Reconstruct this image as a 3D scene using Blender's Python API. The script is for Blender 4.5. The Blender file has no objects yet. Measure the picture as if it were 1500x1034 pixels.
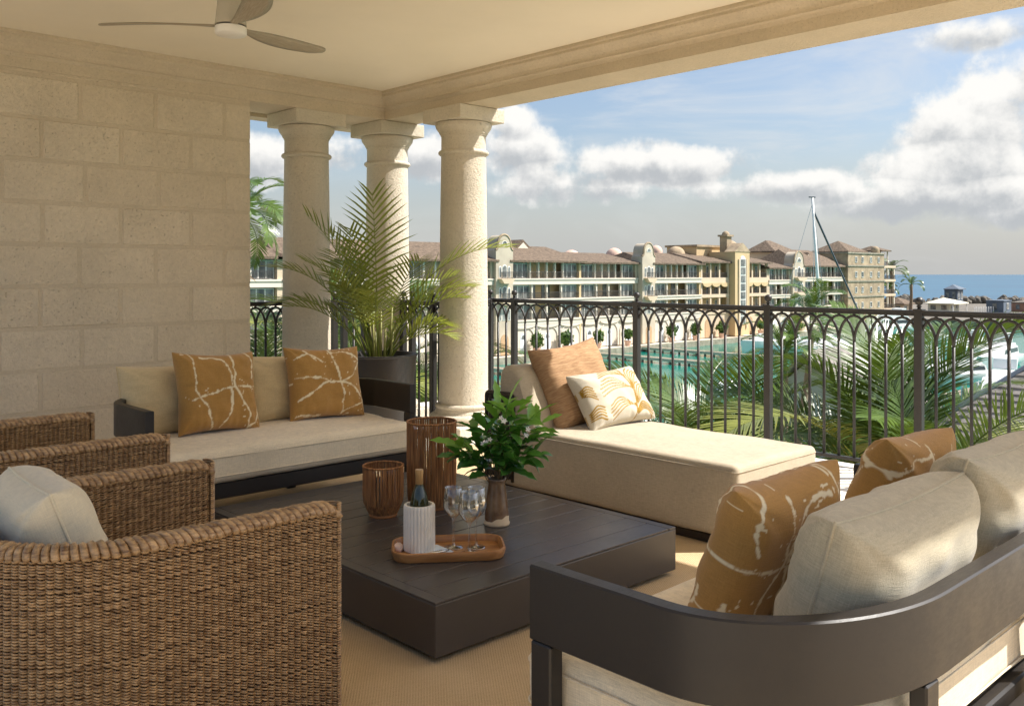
import bpy, math, random
import numpy as np
from mathutils import Vector, Matrix, Euler
R = math.radians
scene = bpy.context.scene
COL = scene.collection

# ---------------------------------------------------------------- camera
cam_d = bpy.data.cameras.new('camera'); cam = bpy.data.objects.new('camera', cam_d); COL.objects.link(cam)
cam.location = (0, 0, 1.3)
HEAD = 43.596
cam.rotation_euler = (R(90), 0, -R(HEAD))
cam_d.sensor_width = 36; cam_d.lens = 1333 / 1500 * 36
cam_d.shift_y = -115 / 1500
cam_d.clip_start = 0.05; cam_d.clip_end = 60000
scene.camera = cam

# ---------------------------------------------------------------- light
SUN_EL = 50.0; SUN_AZ = 131.3            # azimuth clockwise from +Y
sd = Vector((math.sin(R(SUN_AZ)) * math.cos(R(SUN_EL)), math.cos(R(SUN_AZ)) * math.cos(R(SUN_EL)), math.sin(R(SUN_EL))))
sun_d = bpy.data.lights.new('sun', 'SUN'); sun = bpy.data.objects.new('sun', sun_d); COL.objects.link(sun)
sun_d.energy = 2.4; sun_d.angle = R(0.55); sun_d.color = (1, .955, .89)
sun.rotation_euler = sd.to_track_quat('Z', 'Y').to_euler(); sun.location = (20, -20, 30)
SKY_STRENGTH = 0.050; CLOUD_STRENGTH = 0.30
scene.view_settings.view_transform = 'Standard'; scene.view_settings.look = 'None'
scene.view_settings.exposure = 1.75; scene.view_settings.gamma = 1; scene.view_settings.use_curve_mapping = False
scene.cycles.max_bounces = 10; scene.cycles.diffuse_bounces = 5; scene.cycles.transmission_bounces = 8
scene.cycles.caustics_reflective = False; scene.cycles.caustics_refractive = False
scene.cycles.use_denoising = True

class NT:
    """small helper round a node tree"""
    def __init__(s, nt): s.nt = nt
    def n(s, t, **kw):
        o = s.nt.nodes.new(t)
        for k, v in kw.items(): setattr(o, k, v)
        return o
    def l(s, a, b): s.nt.links.new(a, b)
    def val(s, sock, v):
        if hasattr(v, 'is_output'): s.l(v, sock)
        else: sock.default_value = v
    def m(s, op, a, b=0.0, c=0.0, clamp=False):
        o = s.n('ShaderNodeMath', operation=op); o.use_clamp = clamp
        s.val(o.inputs[0], a); s.val(o.inputs[1], b)
        if op in ('MULTIPLY_ADD', 'SMOOTH_MIN', 'SMOOTH_MAX'): s.val(o.inputs[2], c)
        return o.outputs[0]
    def mr(s, v, a, b, c=0.0, d=1.0, smooth=True):
        o = s.n('ShaderNodeMapRange', interpolation_type='SMOOTHSTEP' if smooth else 'LINEAR')
        s.val(o.inputs[0], v); s.val(o.inputs[1], a); s.val(o.inputs[2], b); s.val(o.inputs[3], c); s.val(o.inputs[4], d)
        return o.outputs[0]
    def noise(s, vec, scale, detail=3, rough=.5, dist=0.0):
        o = s.n('ShaderNodeTexNoise'); s.l(vec, o.inputs['Vector'])
        o.inputs['Scale'].default_value = scale; o.inputs['Detail'].default_value = detail
        o.inputs['Roughness'].default_value = rough; o.inputs['Distortion'].default_value = dist
        return o.outputs['Fac']
    def vmath(s, op, a, b=(0, 0, 0)):
        o = s.n('ShaderNodeVectorMath', operation=op); s.val(o.inputs[0], a)
        if op == 'SCALE': s.val(o.inputs['Scale'], b)
        else: s.val(o.inputs[1], b)
        return o.outputs[0]
    def mix(s, f, a, b):
        o = s.n('ShaderNodeMix', data_type='RGBA'); s.val(o.inputs[0], f)
        for i, v in ((6, a), (7, b)):
            if hasattr(v, 'is_output'): s.l(v, o.inputs[i])
            else: o.inputs[i].default_value = (v[0], v[1], v[2], 1)
        return o.outputs[2]

world = bpy.data.worlds.new('World'); scene.world = world; world.use_nodes = True
W = NT(world.node_tree); world.node_tree.nodes.clear()
def build_world():
    sky = W.n('ShaderNodeTexSky', sky_type='NISHITA'); sky.sun_disc = False
    sky.sun_elevation = R(SUN_EL); sky.sun_rotation = R(SUN_AZ); sky.air_density = 1.0; sky.dust_density = 2.6; sky.ozone_density = 1.4
    tc = W.n('ShaderNodeTexCoord'); vec = W.vmath('NORMALIZE', tc.outputs['Generated'])
    sp = W.n('ShaderNodeSeparateXYZ'); W.l(vec, sp.inputs[0]); x, y, z = sp.outputs
    az = W.m('ARCTAN2', x, y); el = W.m('ARCSINE', z)
    # cumulus banks: (azimuth, elevation, half width, half height) in degrees
    banks = [(70.8, 8.0, 4.6, 3.2), (69.4, 5.4, 6.0, 2.2), (73.6, 10.6, 4.6, 2.4), (65.4, 4.1, 4.6, 1.5), (73.5, 3.8, 7.0, 1.7),
             (45.0, 7.9, 3.8, 2.4), (43.8, 9.5, 2.2, 1.3), (49.3, 7.0, 4.2, 1.6), (54.0, 6.7, 5.0, 1.5), (60.5, 5.2, 6.0, 1.2), (47.0, 5.6, 5.0, 1.6),
             (71.0, 13.3, 3.8, 1.3), (37.6, 7.4, 3.2, 1.8), (32.8, 7.6, 3.0, 1.8), (26.0, 7.0, 5.0, 2.0),
             (90.0, 8.0, 9.0, 3.5), (110.0, 10, 11, 4), (5.0, 9.0, 8.0, 3.5), (-20.0, 11, 10, 4), (140, 9, 12, 4), (-60, 10, 14, 5), (-110, 9, 13, 4), (180, 11, 14, 5),
             (60, 30, 12, 4), (100, 36, 14, 5), (20, 34, 12, 5), (-40, 32, 14, 5), (-130, 35, 15, 5), (150, 33, 13, 5)]
    big = W.noise(vec, 8.0, 7, .56)
    fine = W.noise(vec, 26.0, 5, .6)
    B = None; V = None
    for a, e, rx, ry in banks:
        da = W.m('MULTIPLY', W.m('SUBTRACT', az, R(a)), 1 / R(rx)); de = W.m('MULTIPLY', W.m('SUBTRACT', el, R(e)), 1 / R(ry))
        q = W.m('SUBTRACT', 1.0, W.m('ADD', W.m('MULTIPLY', da, da), W.m('MULTIPLY', de, de)))
        B = q if B is None else W.m('SMOOTH_MAX', B, q, .3)
        t = W.m('MULTIPLY', W.m('MAXIMUM', q, 0.0), de)           # height inside the bank, weighted
        V = t if V is None else W.m('ADD', V, t)
    B = W.m('MAXIMUM', B, -1.2)
    micro = W.noise(vec, 75.0, 4, .6)
    f = W.m('ADD', W.m('MULTIPLY', W.m('SUBTRACT', micro, .5), .45), W.m('MULTIPLY', B, .95))
    f = W.m('ADD', f, W.m('ADD', W.m('MULTIPLY', W.m('SUBTRACT', big, .5), 3.4), W.m('MULTIPLY', W.m('SUBTRACT', fine, .5), 1.35)))
    dens = W.mr(f, -.10, .62)
    # light and shade of the banks: a second look at the field a little towards the sun
    off = W.vmath('ADD', vec, (sd.x * .010, sd.y * .010, .014))
    big2 = W.noise(off, 8.0, 7, .56); fine2 = W.noise(off, 26.0, 5, .6)
    relief = W.m('ADD', W.m('MULTIPLY', W.m('SUBTRACT', big, big2), 3.0), W.m('MULTIPLY', W.m('SUBTRACT', fine, fine2), 1.1))
    lit = W.m('ADD', W.m('ADD', .62, relief), W.m('MULTIPLY', V, 1.35))
    lit = W.m('SUBTRACT', lit, W.m('MULTIPLY', W.m('MAXIMUM', W.m('SUBTRACT', f, .5), 0.0), .22))
    lit = W.mr(lit, .0, 1.0)
    ccol = W.mix(lit, (.52, .545, .57), (1.0, .985, .95))
    # thin high veil
    vs = W.n('ShaderNodeMapping'); vs.inputs['Scale'].default_value = (1.0, 1.0, 4.5); W.l(vec, vs.inputs['Vector'])
    veil = W.noise(vs.outputs[0], 4.0, 6, .6, .6)
    veil = W.m('MULTIPLY', W.mr(veil, .47, .78), .55)
    low = W.m('MULTIPLY', W.mr(el, R(10), R(0)), .72)                    # pale air near the horizon
    vcol = W.mix(W.m('DIVIDE', low, W.m('ADD', W.m('ADD', low, veil), .001)), (1.3, 1.32, 1.33), (1.04, 1.06, 1.06))
    veil = W.m('MAXIMUM', veil, low)
    b1 = W.n('ShaderNodeBackground'); b1.inputs[1].default_value = SKY_STRENGTH; W.l(sky.outputs[0], b1.inputs[0])
    b3 = W.n('ShaderNodeBackground'); b3.inputs[1].default_value = CLOUD_STRENGTH * .62; W.l(vcol, b3.inputs[0])
    b2 = W.n('ShaderNodeBackground'); b2.inputs[1].default_value = CLOUD_STRENGTH; W.l(ccol, b2.inputs[0])
    m1 = W.n('ShaderNodeMixShader'); W.l(veil, m1.inputs[0]); W.l(b1.outputs[0], m1.inputs[1]); W.l(b3.outputs[0], m1.inputs[2])
    m2 = W.n('ShaderNodeMixShader'); W.l(dens, m2.inputs[0]); W.l(m1.outputs[0], m2.inputs[1]); W.l(b2.outputs[0], m2.inputs[2])
    out = W.n('ShaderNodeOutputWorld'); W.l(m2.outputs[0], out.inputs[0])
build_world()

# ---------------------------------------------------------------- materials
M = {}
def mat(name, col, rough=.6, var=.12, vscale=6.0, bump=0.0, bscale=80.0, metallic=0.0, spec=.5, stretch=None, col2=None, coords='pos', detail=4, bdist=.01, vor=0.0, coat=0.0):
    m = bpy.data.materials.new(name); m.use_nodes = True; N = NT(m.node_tree)
    b = m.node_tree.nodes['Principled BSDF']
    b.inputs['Roughness'].default_value = rough; b.inputs['Metallic'].default_value = metallic
    b.inputs['Specular IOR Level'].default_value = spec; b.inputs['Coat Weight'].default_value = coat
    if coords == 'pos': vec = N.n('ShaderNodeNewGeometry').outputs['Position']
    else: vec = N.n('ShaderNodeTexCoord').outputs['Object']
    if stretch:
        mp = N.n('ShaderNodeMapping'); mp.inputs['Scale'].default_value = stretch; N.l(vec, mp.inputs['Vector']); vec = mp.outputs[0]
    f = N.noise(vec, vscale, detail, .6)
    f = N.mr(f, .28, .72, smooth=False)
    c2 = col2 if col2 else tuple(min(1, c * (1 + var)) for c in col)
    c1 = tuple(c * (1 - var) for c in col) if not col2 else col
    c = N.mix(f, c1, c2); N.l(c, b.inputs['Base Color'])
    if bump:
        h = N.noise(vec, bscale, 4, .65)
        if vor:
            vo = N.n('ShaderNodeTexVoronoi'); vo.inputs['Scale'].default_value = bscale * vor; N.l(vec, vo.inputs['Vector'])
            h = N.m('ADD', N.m('MULTIPLY', h, .7), N.m('MULTIPLY', N.mr(vo.outputs['Distance'], 0.0, .35), .6))
        bp = N.n('ShaderNodeBump'); bp.inputs['Strength'].default_value = bump; bp.inputs['Distance'].default_value = bdist
        N.l(h, bp.inputs['Height']); N.l(bp.outputs[0], b.inputs['Normal'])
    M[name] = m; m['N'] = 0
    return m
def bsdf(m): return m.node_tree.nodes['Principled BSDF']

# coral stone: pitted, warm
def coral(name, col, scale=1.0, bump=.9):
    m = bpy.data.materials.new(name); m.use_nodes = True; N = NT(m.node_tree); b = bsdf(m)
    vec = N.n('ShaderNodeNewGeometry').outputs['Position']
    n1 = N.noise(vec, 2.2, 5, .6); n2 = N.noise(vec, 45 * scale, 4, .7); n3 = N.noise(vec, 130 * scale, 3, .6)
    pit = N.mr(N.noise(vec, 75 * scale, 2, .5), .36, .27)                     # small dark pits
    f = N.m('ADD', N.m('MULTIPLY', n1, .5), N.m('MULTIPLY', n2, .5))
    c = N.mix(N.mr(f, .3, .7, smooth=False), tuple(v * .82 for v in col), tuple(min(1, v * 1.14) for v in col))
    c = N.mix(N.m('MULTIPLY', pit, .45), c, tuple(v * .45 for v in col))
    ri = N.n('ShaderNodeObjectInfo').outputs['Random']; c = N.mix(N.m('MULTIPLY', N.mr(ri, 0, 1, smooth=False), .22), c, tuple(v * k for v, k in zip(col, (.72, .66, .58))))
    N.l(c, b.inputs['Base Color']); b.inputs['Roughness'].default_value = .92; b.inputs['Specular IOR Level'].default_value = .2
    h = N.m('ADD', N.m('ADD', N.m('MULTIPLY', n2, 1.0), N.m('MULTIPLY', n3, .5)), N.m('MULTIPLY', pit, -.8))
    bp = N.n('ShaderNodeBump'); bp.inputs['Strength'].default_value = bump; bp.inputs['Distance'].default_value = .012
    N.l(h, bp.inputs['Height']); N.l(bp.outputs[0], b.inputs['Normal'])
    M[name] = m; return m
coral('coral_block', (.70, .605, .465)); coral('coral_mortar', (.64, .55, .42), 1.6, .5)
coral('coral_smooth', (.66, .57, .435), 1.3, .6); coral('coral_column', (.70, .63, .51), 1.2, .9)
mat('ceiling_paint', (.83, .755, .61), .85, .03, 1.5, bump=.05, bscale=60)
def linen(name, col, sub=.16, slub=1.0, bump=.35):
    m = bpy.data.materials.new(name); m.use_nodes = True; N = NT(m.node_tree); b = bsdf(m)
    vec = N.n('ShaderNodeTexCoord').outputs['Object']
    hs = []
    for sc in ((30, 30, 420), (420, 420, 30), (420, 30, 420)):
        mp = N.n('ShaderNodeMapping'); mp.inputs['Scale'].default_value = sc; N.l(vec, mp.inputs['Vector'])
        hs.append(N.noise(mp.outputs[0], slub, 3, .6))
    big = N.noise(vec, 5, 3, .5)
    h = N.m('ADD', N.m('ADD', hs[0], hs[1]), hs[2])
    f = N.mr(N.m('ADD', N.m('MULTIPLY', h, .85), N.m('MULTIPLY', big, .45)), 1.15, 1.85, smooth=False)
    c = N.mix(f, tuple(v * (1 - sub) for v in col), tuple(min(1, v * (1 + sub)) for v in col)); N.l(c, b.inputs['Base Color'])
    b.inputs['Roughness'].default_value = .9; b.inputs['Specular IOR Level'].default_value = .15
    b.inputs['Sheen Weight'].default_value = .25; b.inputs['Sheen Roughness'].default_value = .5
    bp = N.n('ShaderNodeBump'); bp.inputs['Strength'].default_value = bump; bp.inputs['Distance'].default_value = .002
    N.l(h, bp.inputs['Height']); N.l(bp.outputs[0], b.inputs['Normal'])
    M[name] = m; return m
linen('linen_sand', (.62, .49, .28)); linen('linen_cream', (.78, .68, .50), .2); linen('linen_daybed', (.45, .385, .28), .2); linen('linen_pale', (.47, .415, .295), .2); linen('linen_ivory', (.70, .62, .45), .12)
def printed(name, base, ink, sub=.14):
    m = linen(name, base, sub); N = NT(m.node_tree); b = bsdf(m)
    src = b.inputs['Base Color'].links[0].from_socket
    at = N.n('ShaderNodeAttribute', attribute_name='print')
    N.l(N.mix(at.outputs['Fac'], src, ink), b.inputs['Base Color']); return m
printed('ochre_print', (.42, .23, .065), (.80, .70, .48)); printed('palm_print', (.52, .47, .37), (.30, .17, .015), .08)
mat('raw_silk', (.24, .125, .055), .85, vscale=3.0, stretch=(6, 6, 60), col2=(.46, .29, .15), bump=.5, bscale=5, coords='obj', detail=6, bdist=.004)
mat('dark_bronze', (.020, .0165, .0145), .44, .08, 4, spec=.5, bump=.04, bscale=400)
mat('table_lacquer', (.060, .053, .050), .33, .08, 3, spec=.5, bump=.04, bscale=300)
mat('iron', (.030, .027, .025), .42, .1, 20, spec=.5, bump=.1, bscale=200)
mat('plinth_wood', (.03, .02, .015), .5, .2, 6)
mat('wicker', (.14, .066, .025), .30, vscale=46, col2=(.64, .41, .20), detail=3, stretch=(.7, .7, 3.4), bump=.2, bscale=300, coords='obj')
mat('wicker_core', (.07, .032, .014), .8, .2, 30)
def rug_mat():
    m = bpy.data.materials.new('rug_weave'); m.use_nodes = True; N = NT(m.node_tree); b = bsdf(m); M['rug_weave'] = m
    vec = N.n('ShaderNodeNewGeometry').outputs['Position']; sp = N.n('ShaderNodeSeparateXYZ'); N.l(vec, sp.inputs[0])
    wob = N.m('MULTIPLY', N.m('SUBTRACT', N.noise(vec, 30, 3, .6), .5), 3.0)
    sx = N.m('SINE', N.m('ADD', N.m('MULTIPLY', sp.outputs[0], 2 * math.pi / .011), wob)); sy = N.m('SINE', N.m('ADD', N.m('MULTIPLY', sp.outputs[1], 2 * math.pi / .014), wob))
    h = N.m('ADD', N.m('MULTIPLY', N.m('MULTIPLY', sx, sy), .22), N.m('MULTIPLY', N.noise(vec, 260, 3, .6), 1.0))
    f = N.mr(N.m('ADD', N.m('MULTIPLY', h, .55), N.m('MULTIPLY', N.noise(vec, 3.0, 4, .6), .35)), .0, .85, smooth=False)
    N.l(N.mix(f, (.34, .215, .10), (.88, .69, .44)), b.inputs['Base Color']); b.inputs['Roughness'].default_value = .95; b.inputs['Specular IOR Level'].default_value = .1
    bp = N.n('ShaderNodeBump'); bp.inputs['Strength'].default_value = .9; bp.inputs['Distance'].default_value = .005; N.l(h, bp.inputs['Height']); N.l(bp.outputs[0], b.inputs['Normal'])
rug_mat()
mat('limestone_tile', (.78, .73, .63), .6, .07, 7, bump=.12, bscale=90)
mat('grout', (.42, .38, .32), .9, .08, 20)
mat('fan_wood', (.30, .25, .17), .55, vscale=5, stretch=(3, 40, 40), col2=(.44, .38, .28), coords='obj')
mat('fan_metal', (.44, .40, .32), .5, .04, 6); mat('fan_lens', (.80, .77, .70), .4, .02, 5)
mat('cord', (.14, .05, .016), .65, vscale=3.0, col2=(.58, .27, .095), coords='obj', stretch=(45, 45, 2.0), detail=2, bump=.5, bscale=60)
mat('copper_wood', (.42, .17, .06), .45, .2, 10); mat('acacia', (.28, .115, .035), .42, vscale=4, stretch=(2, 18, 18), col2=(.50, .25, .09), coords='obj', bump=.1, bscale=20)
mat('marble', (.78, .74, .66), .45, vscale=9, col2=(.90, .87, .80), detail=6)
mat('bottle_green', (.020, .028, .008), .08, .05, 5, spec=.8); mat('bottle_foil', (.50, .31, .13), .35, .05, 5, metallic=.3)
mat('napkin', (.72, .80, .88), .8, .04, 20); mat('steel', (.55, .53, .50), .22, .05, 10, metallic=1.0); mat('shell', (.80, .60, .50), .5, .1, 12)
mat('leaf_deep', (.045, .15, .022), .28, vscale=25, col2=(.09, .27, .045), coords='pos', spec=.6)
mat('leaf_new', (.13, .32, .04), .33, vscale=20, col2=(.22, .44, .07)); mat('petal', (.85, .83, .76), .6, .04, 30); mat('twig', (.13, .09, .045), .8, .2, 30)
mat('palm_leaf', (.026, .066, .010), .34, vscale=2.2, col2=(.12, .19, .03), spec=.5); mat('areca_leaf', (.075, .115, .014), .42, vscale=4, col2=(.24, .27, .045))
mat('palm_leaf_dry', (.25, .13, .03), .6, .3, 6); mat('palm_trunk', (.22, .16, .11), .9, .3, 5, bump=.8, bscale=15, bdist=.03)
mat('areca_stem', (.20, .20, .05), .5, .3, 12); mat('soil', (.045, .03, .02), .95, .3, 30, bump=.8, bscale=50)
mat('foliage', (.035, .085, .015), .55, vscale=1.2, col2=(.10, .17, .03)); mat('lawn', (.05, .10, .025), .9, vscale=.3, col2=(.10, .15, .04))
def translucent(name, k, col):
    m = M[name]; N = NT(m.node_tree); b = bsdf(m); out = m.node_tree.nodes['Material Output']
    t = N.n('ShaderNodeBsdfTranslucent'); t.inputs[0].default_value = (*col, 1); mx = N.n('ShaderNodeMixShader'); mx.inputs[0].default_value = k
    N.l(b.outputs[0], mx.inputs[1]); N.l(t.outputs[0], mx.inputs[2]); N.l(mx.outputs[0], out.inputs[0])
translucent('palm_leaf', .12, (.20, .30, .03)); translucent('areca_leaf', .30, (.34, .38, .04)); translucent('leaf_deep', .18, (.14, .36, .03)); translucent('leaf_new', .25, (.25, .5, .05)); translucent('foliage', .2, (.14, .24, .03))
for nm_, sc2 in (('dark_bronze', 7.0), ('table_lacquer', 5.0), ('iron', 12.0)):
    m = M[nm_]; N = NT(m.node_tree); b = bsdf(m); vec = N.n('ShaderNodeNewGeometry').outputs['Position']; r0 = b.inputs['Roughness'].default_value
    mp = N.n('ShaderNodeMapping'); mp.inputs['Scale'].default_value = (1, 6, 3); N.l(vec, mp.inputs['Vector'])
    q = N.m('ADD', N.m('MULTIPLY', N.noise(vec, sc2, 6, .65), .6), N.m('MULTIPLY', N.noise(mp.outputs[0], 30, 4, .7), .4))
    N.l(N.mr(q, .3, .7, r0 * .85, r0 * 1.2), b.inputs['Roughness'])
# vase: brown drip glaze over bare clay with a wavy edge
def vase_mat():
    m = mat('stoneware', (.12, .06, .03), .25, vscale=18, col2=(.25, .16, .09), coords='obj'); N = NT(m.node_tree); b = bsdf(m)
    src = b.inputs['Base Color'].links[0].from_socket
    tc = N.n('ShaderNodeTexCoord').outputs['Object']; sp = N.n('ShaderNodeSeparateXYZ'); N.l(tc, sp.inputs[0])
    edge = N.m('ADD', .022, N.m('MULTIPLY', N.m('SUBTRACT', N.noise(tc, 9, 2, .5), .42), .13))
    k = N.mr(N.m('SUBTRACT', sp.outputs[2], edge), -.001, .001)
    N.l(N.mix(k, (.70, .55, .36), src), b.inputs['Base Color']); N.l(N.mr(k, 0, 1, .8, .22), b.inputs['Roughness'])
vase_mat()
def glass(name, col=(1, 1, 1), rough=0.0, ior=1.45):
    m = bpy.data.materials.new(name); m.use_nodes = True; b = bsdf(m)
    b.inputs['Base Color'].default_value = (*col, 1); b.inputs['Transmission Weight'].default_value = 1.0
    b.inputs['Roughness'].default_value = rough; b.inputs['IOR'].default_value = ior; M[name] = m
def thin_glass(name):
    m = bpy.data.materials.new(name); m.use_nodes = True; N = NT(m.node_tree); m.node_tree.nodes.remove(bsdf(m))
    out = m.node_tree.nodes['Material Output']; tr = N.n('ShaderNodeBsdfTransparent'); tr.inputs[0].default_value = (.96, .97, .96, 1)
    gl = N.n('ShaderNodeBsdfGlossy'); gl.inputs['Roughness'].default_value = .02; lw = N.n('ShaderNodeLayerWeight'); lw.inputs['Blend'].default_value = .32
    mx = N.n('ShaderNodeMixShader'); N.l(N.m('ADD', N.m('MULTIPLY', lw.outputs['Facing'], .95), .10), mx.inputs[0]); N.l(tr.outputs[0], mx.inputs[1]); N.l(gl.outputs[0], mx.inputs[2]); N.l(mx.outputs[0], out.inputs[0]); M[name] = m
thin_glass('clear_glass')
# exterior
mat('stucco_cream', (.62, .49, .35), .9, .07, .4, bump=.2, bscale=6, bdist=.03); mat('stucco_white', (.68, .61, .51), .9, .05, .4)
mat('stucco_gold', (.58, .43, .24), .9, .08, .4); mat('stucco_grey', (.42, .36, .28), .9, vscale=.35, col2=(.60, .52, .40), detail=6)
mat('weathered_stone', (.22, .165, .11), .95, vscale=.6, col2=(.52, .40, .26), detail=8, bump=.5, bscale=3, bdist=.08)
mat('shingle', (.050, .034, .022), .9, vscale=2.4, col2=(.23, .165, .11), detail=8, bump=.8, bscale=4, bdist=.1)
mat('shingle_pale', (.15, .135, .12), .9, vscale=2.6, col2=(.32, .29, .26), detail=6, bump=.6, bscale=8, bdist=.05)
mat('window_pane', (.030, .040, .042), .10, vscale=.9, col2=(.30, .31, .29), spec=.6, detail=2); mat('window_frame', (.80, .79, .74), .6, .03, 2); mat('balustrade_iron', (.06, .055, .05), .6, .1, 3)
mat('door_white', (.72, .78, .84), .6, .04, 3); mat('door_tan', (.48, .32, .18), .7, .1, 3); mat('terracotta', (.62, .42, .32), .8, .1, 2)
mat('dome_pink', (.66, .46, .36), .85, .08, 1); mat('quay_stone', (.20, .18, .13), .95, vscale=1.2, col2=(.40, .36, .28), detail=6, bump=.8, bscale=2, bdist=.1)
mat('promenade_paving', (.58, .51, .40), .9, .08, .5); mat('bounce_stone', (.34, .31, .24), .9, vscale=.5, col2=(.56, .50, .40), detail=6); mat('palm_leaf_light', (.10, .13, .02), .36, vscale=2.2, col2=(.26, .27, .05)); mat('dock_timber', (.26, .22, .16), .85, .2, 1.5); mat('rock', (.08, .075, .065), .95, vscale=.25, col2=(.24, .21, .17), detail=8, bump=.8, bscale=.6, bdist=.5)
mat('boat_white', (.82, .82, .80), .3, .03, .5); mat('boat_dark', (.05, .06, .07), .2, .1, 1); mat('boat_grey', (.40, .43, .46), .4, .05, 1); mat('mast_metal', (.80, .80, .78), .5, .03, 1)
mat('canvas_blue', (.10, .17, .34), .8, .08, 2); mat('pavilion_cream', (.80, .75, .58), .85, .05, .6); mat('slate_blue', (.11, .14, .18), .8, .15, .5); mat('gable_white', (.42, .45, .38), .85, .06, .7)
mat('brick_far', (.36, .20, .13), .9, .2, 1); mat('car_red', (.4, .03, .02), .3, .05, 2); mat('bollard_white', (.8, .8, .78), .6, .03, 2)
def water(name, deep, shallow, scale, rough, bump, vscale=.02):
    m = mat(name, deep, rough, vscale=vscale, col2=shallow, bump=bump, bscale=scale, bdist=.15, stretch=(1, 1.0, 1), spec=.16)
    return m
water('lagoon_water', (.002, .135, .10), (.004, .195, .15), .9, .12, .25); water('sea_water', (.010, .075, .15), (.02, .125, .21), .06, .30, .5, .004)
water('pool_water', (.06, .50, .52), (.10, .60, .60), 2, .08, .2)

# ---------------------------------------------------------------- geometry helpers
rng = np.random.default_rng(7); random.seed(11)
def base_of(o):
    v = Vector((0, 0, 0))
    while o is not None: v += o.location; o = o.parent
    return v
def link(o, parent=None):
    COL.objects.link(o)
    if parent is not None: o.parent = parent
    return o
def fast_mesh(name, V, F, smooth=True):
    V = np.ascontiguousarray(V, np.float32); F = np.ascontiguousarray(F, np.int32); k = F.shape[1]
    me = bpy.data.meshes.new(name); me.vertices.add(len(V)); me.vertices.foreach_set('co', V.ravel())
    me.loops.add(F.size); me.loops.foreach_set('vertex_index', F.ravel())
    me.polygons.add(len(F)); me.polygons.foreach_set('loop_start', np.arange(0, F.size, k, dtype=np.int32))
    try: me.polygons.foreach_set('loop_total', np.full(len(F), k, np.int32))
    except Exception: pass
    me.polygons.foreach_set('use_smooth', np.full(len(F), smooth, bool)); me.update(calc_edges=True); me.validate()
    return me
def mesh_object(name, me, m, parent=None, loc=(0, 0, 0)):
    if m is not None and len(me.materials) == 0: me.materials.append(M[m] if isinstance(m, str) else m)
    o = bpy.data.objects.new(name, me); link(o, parent); o.location = loc
    return o
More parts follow.
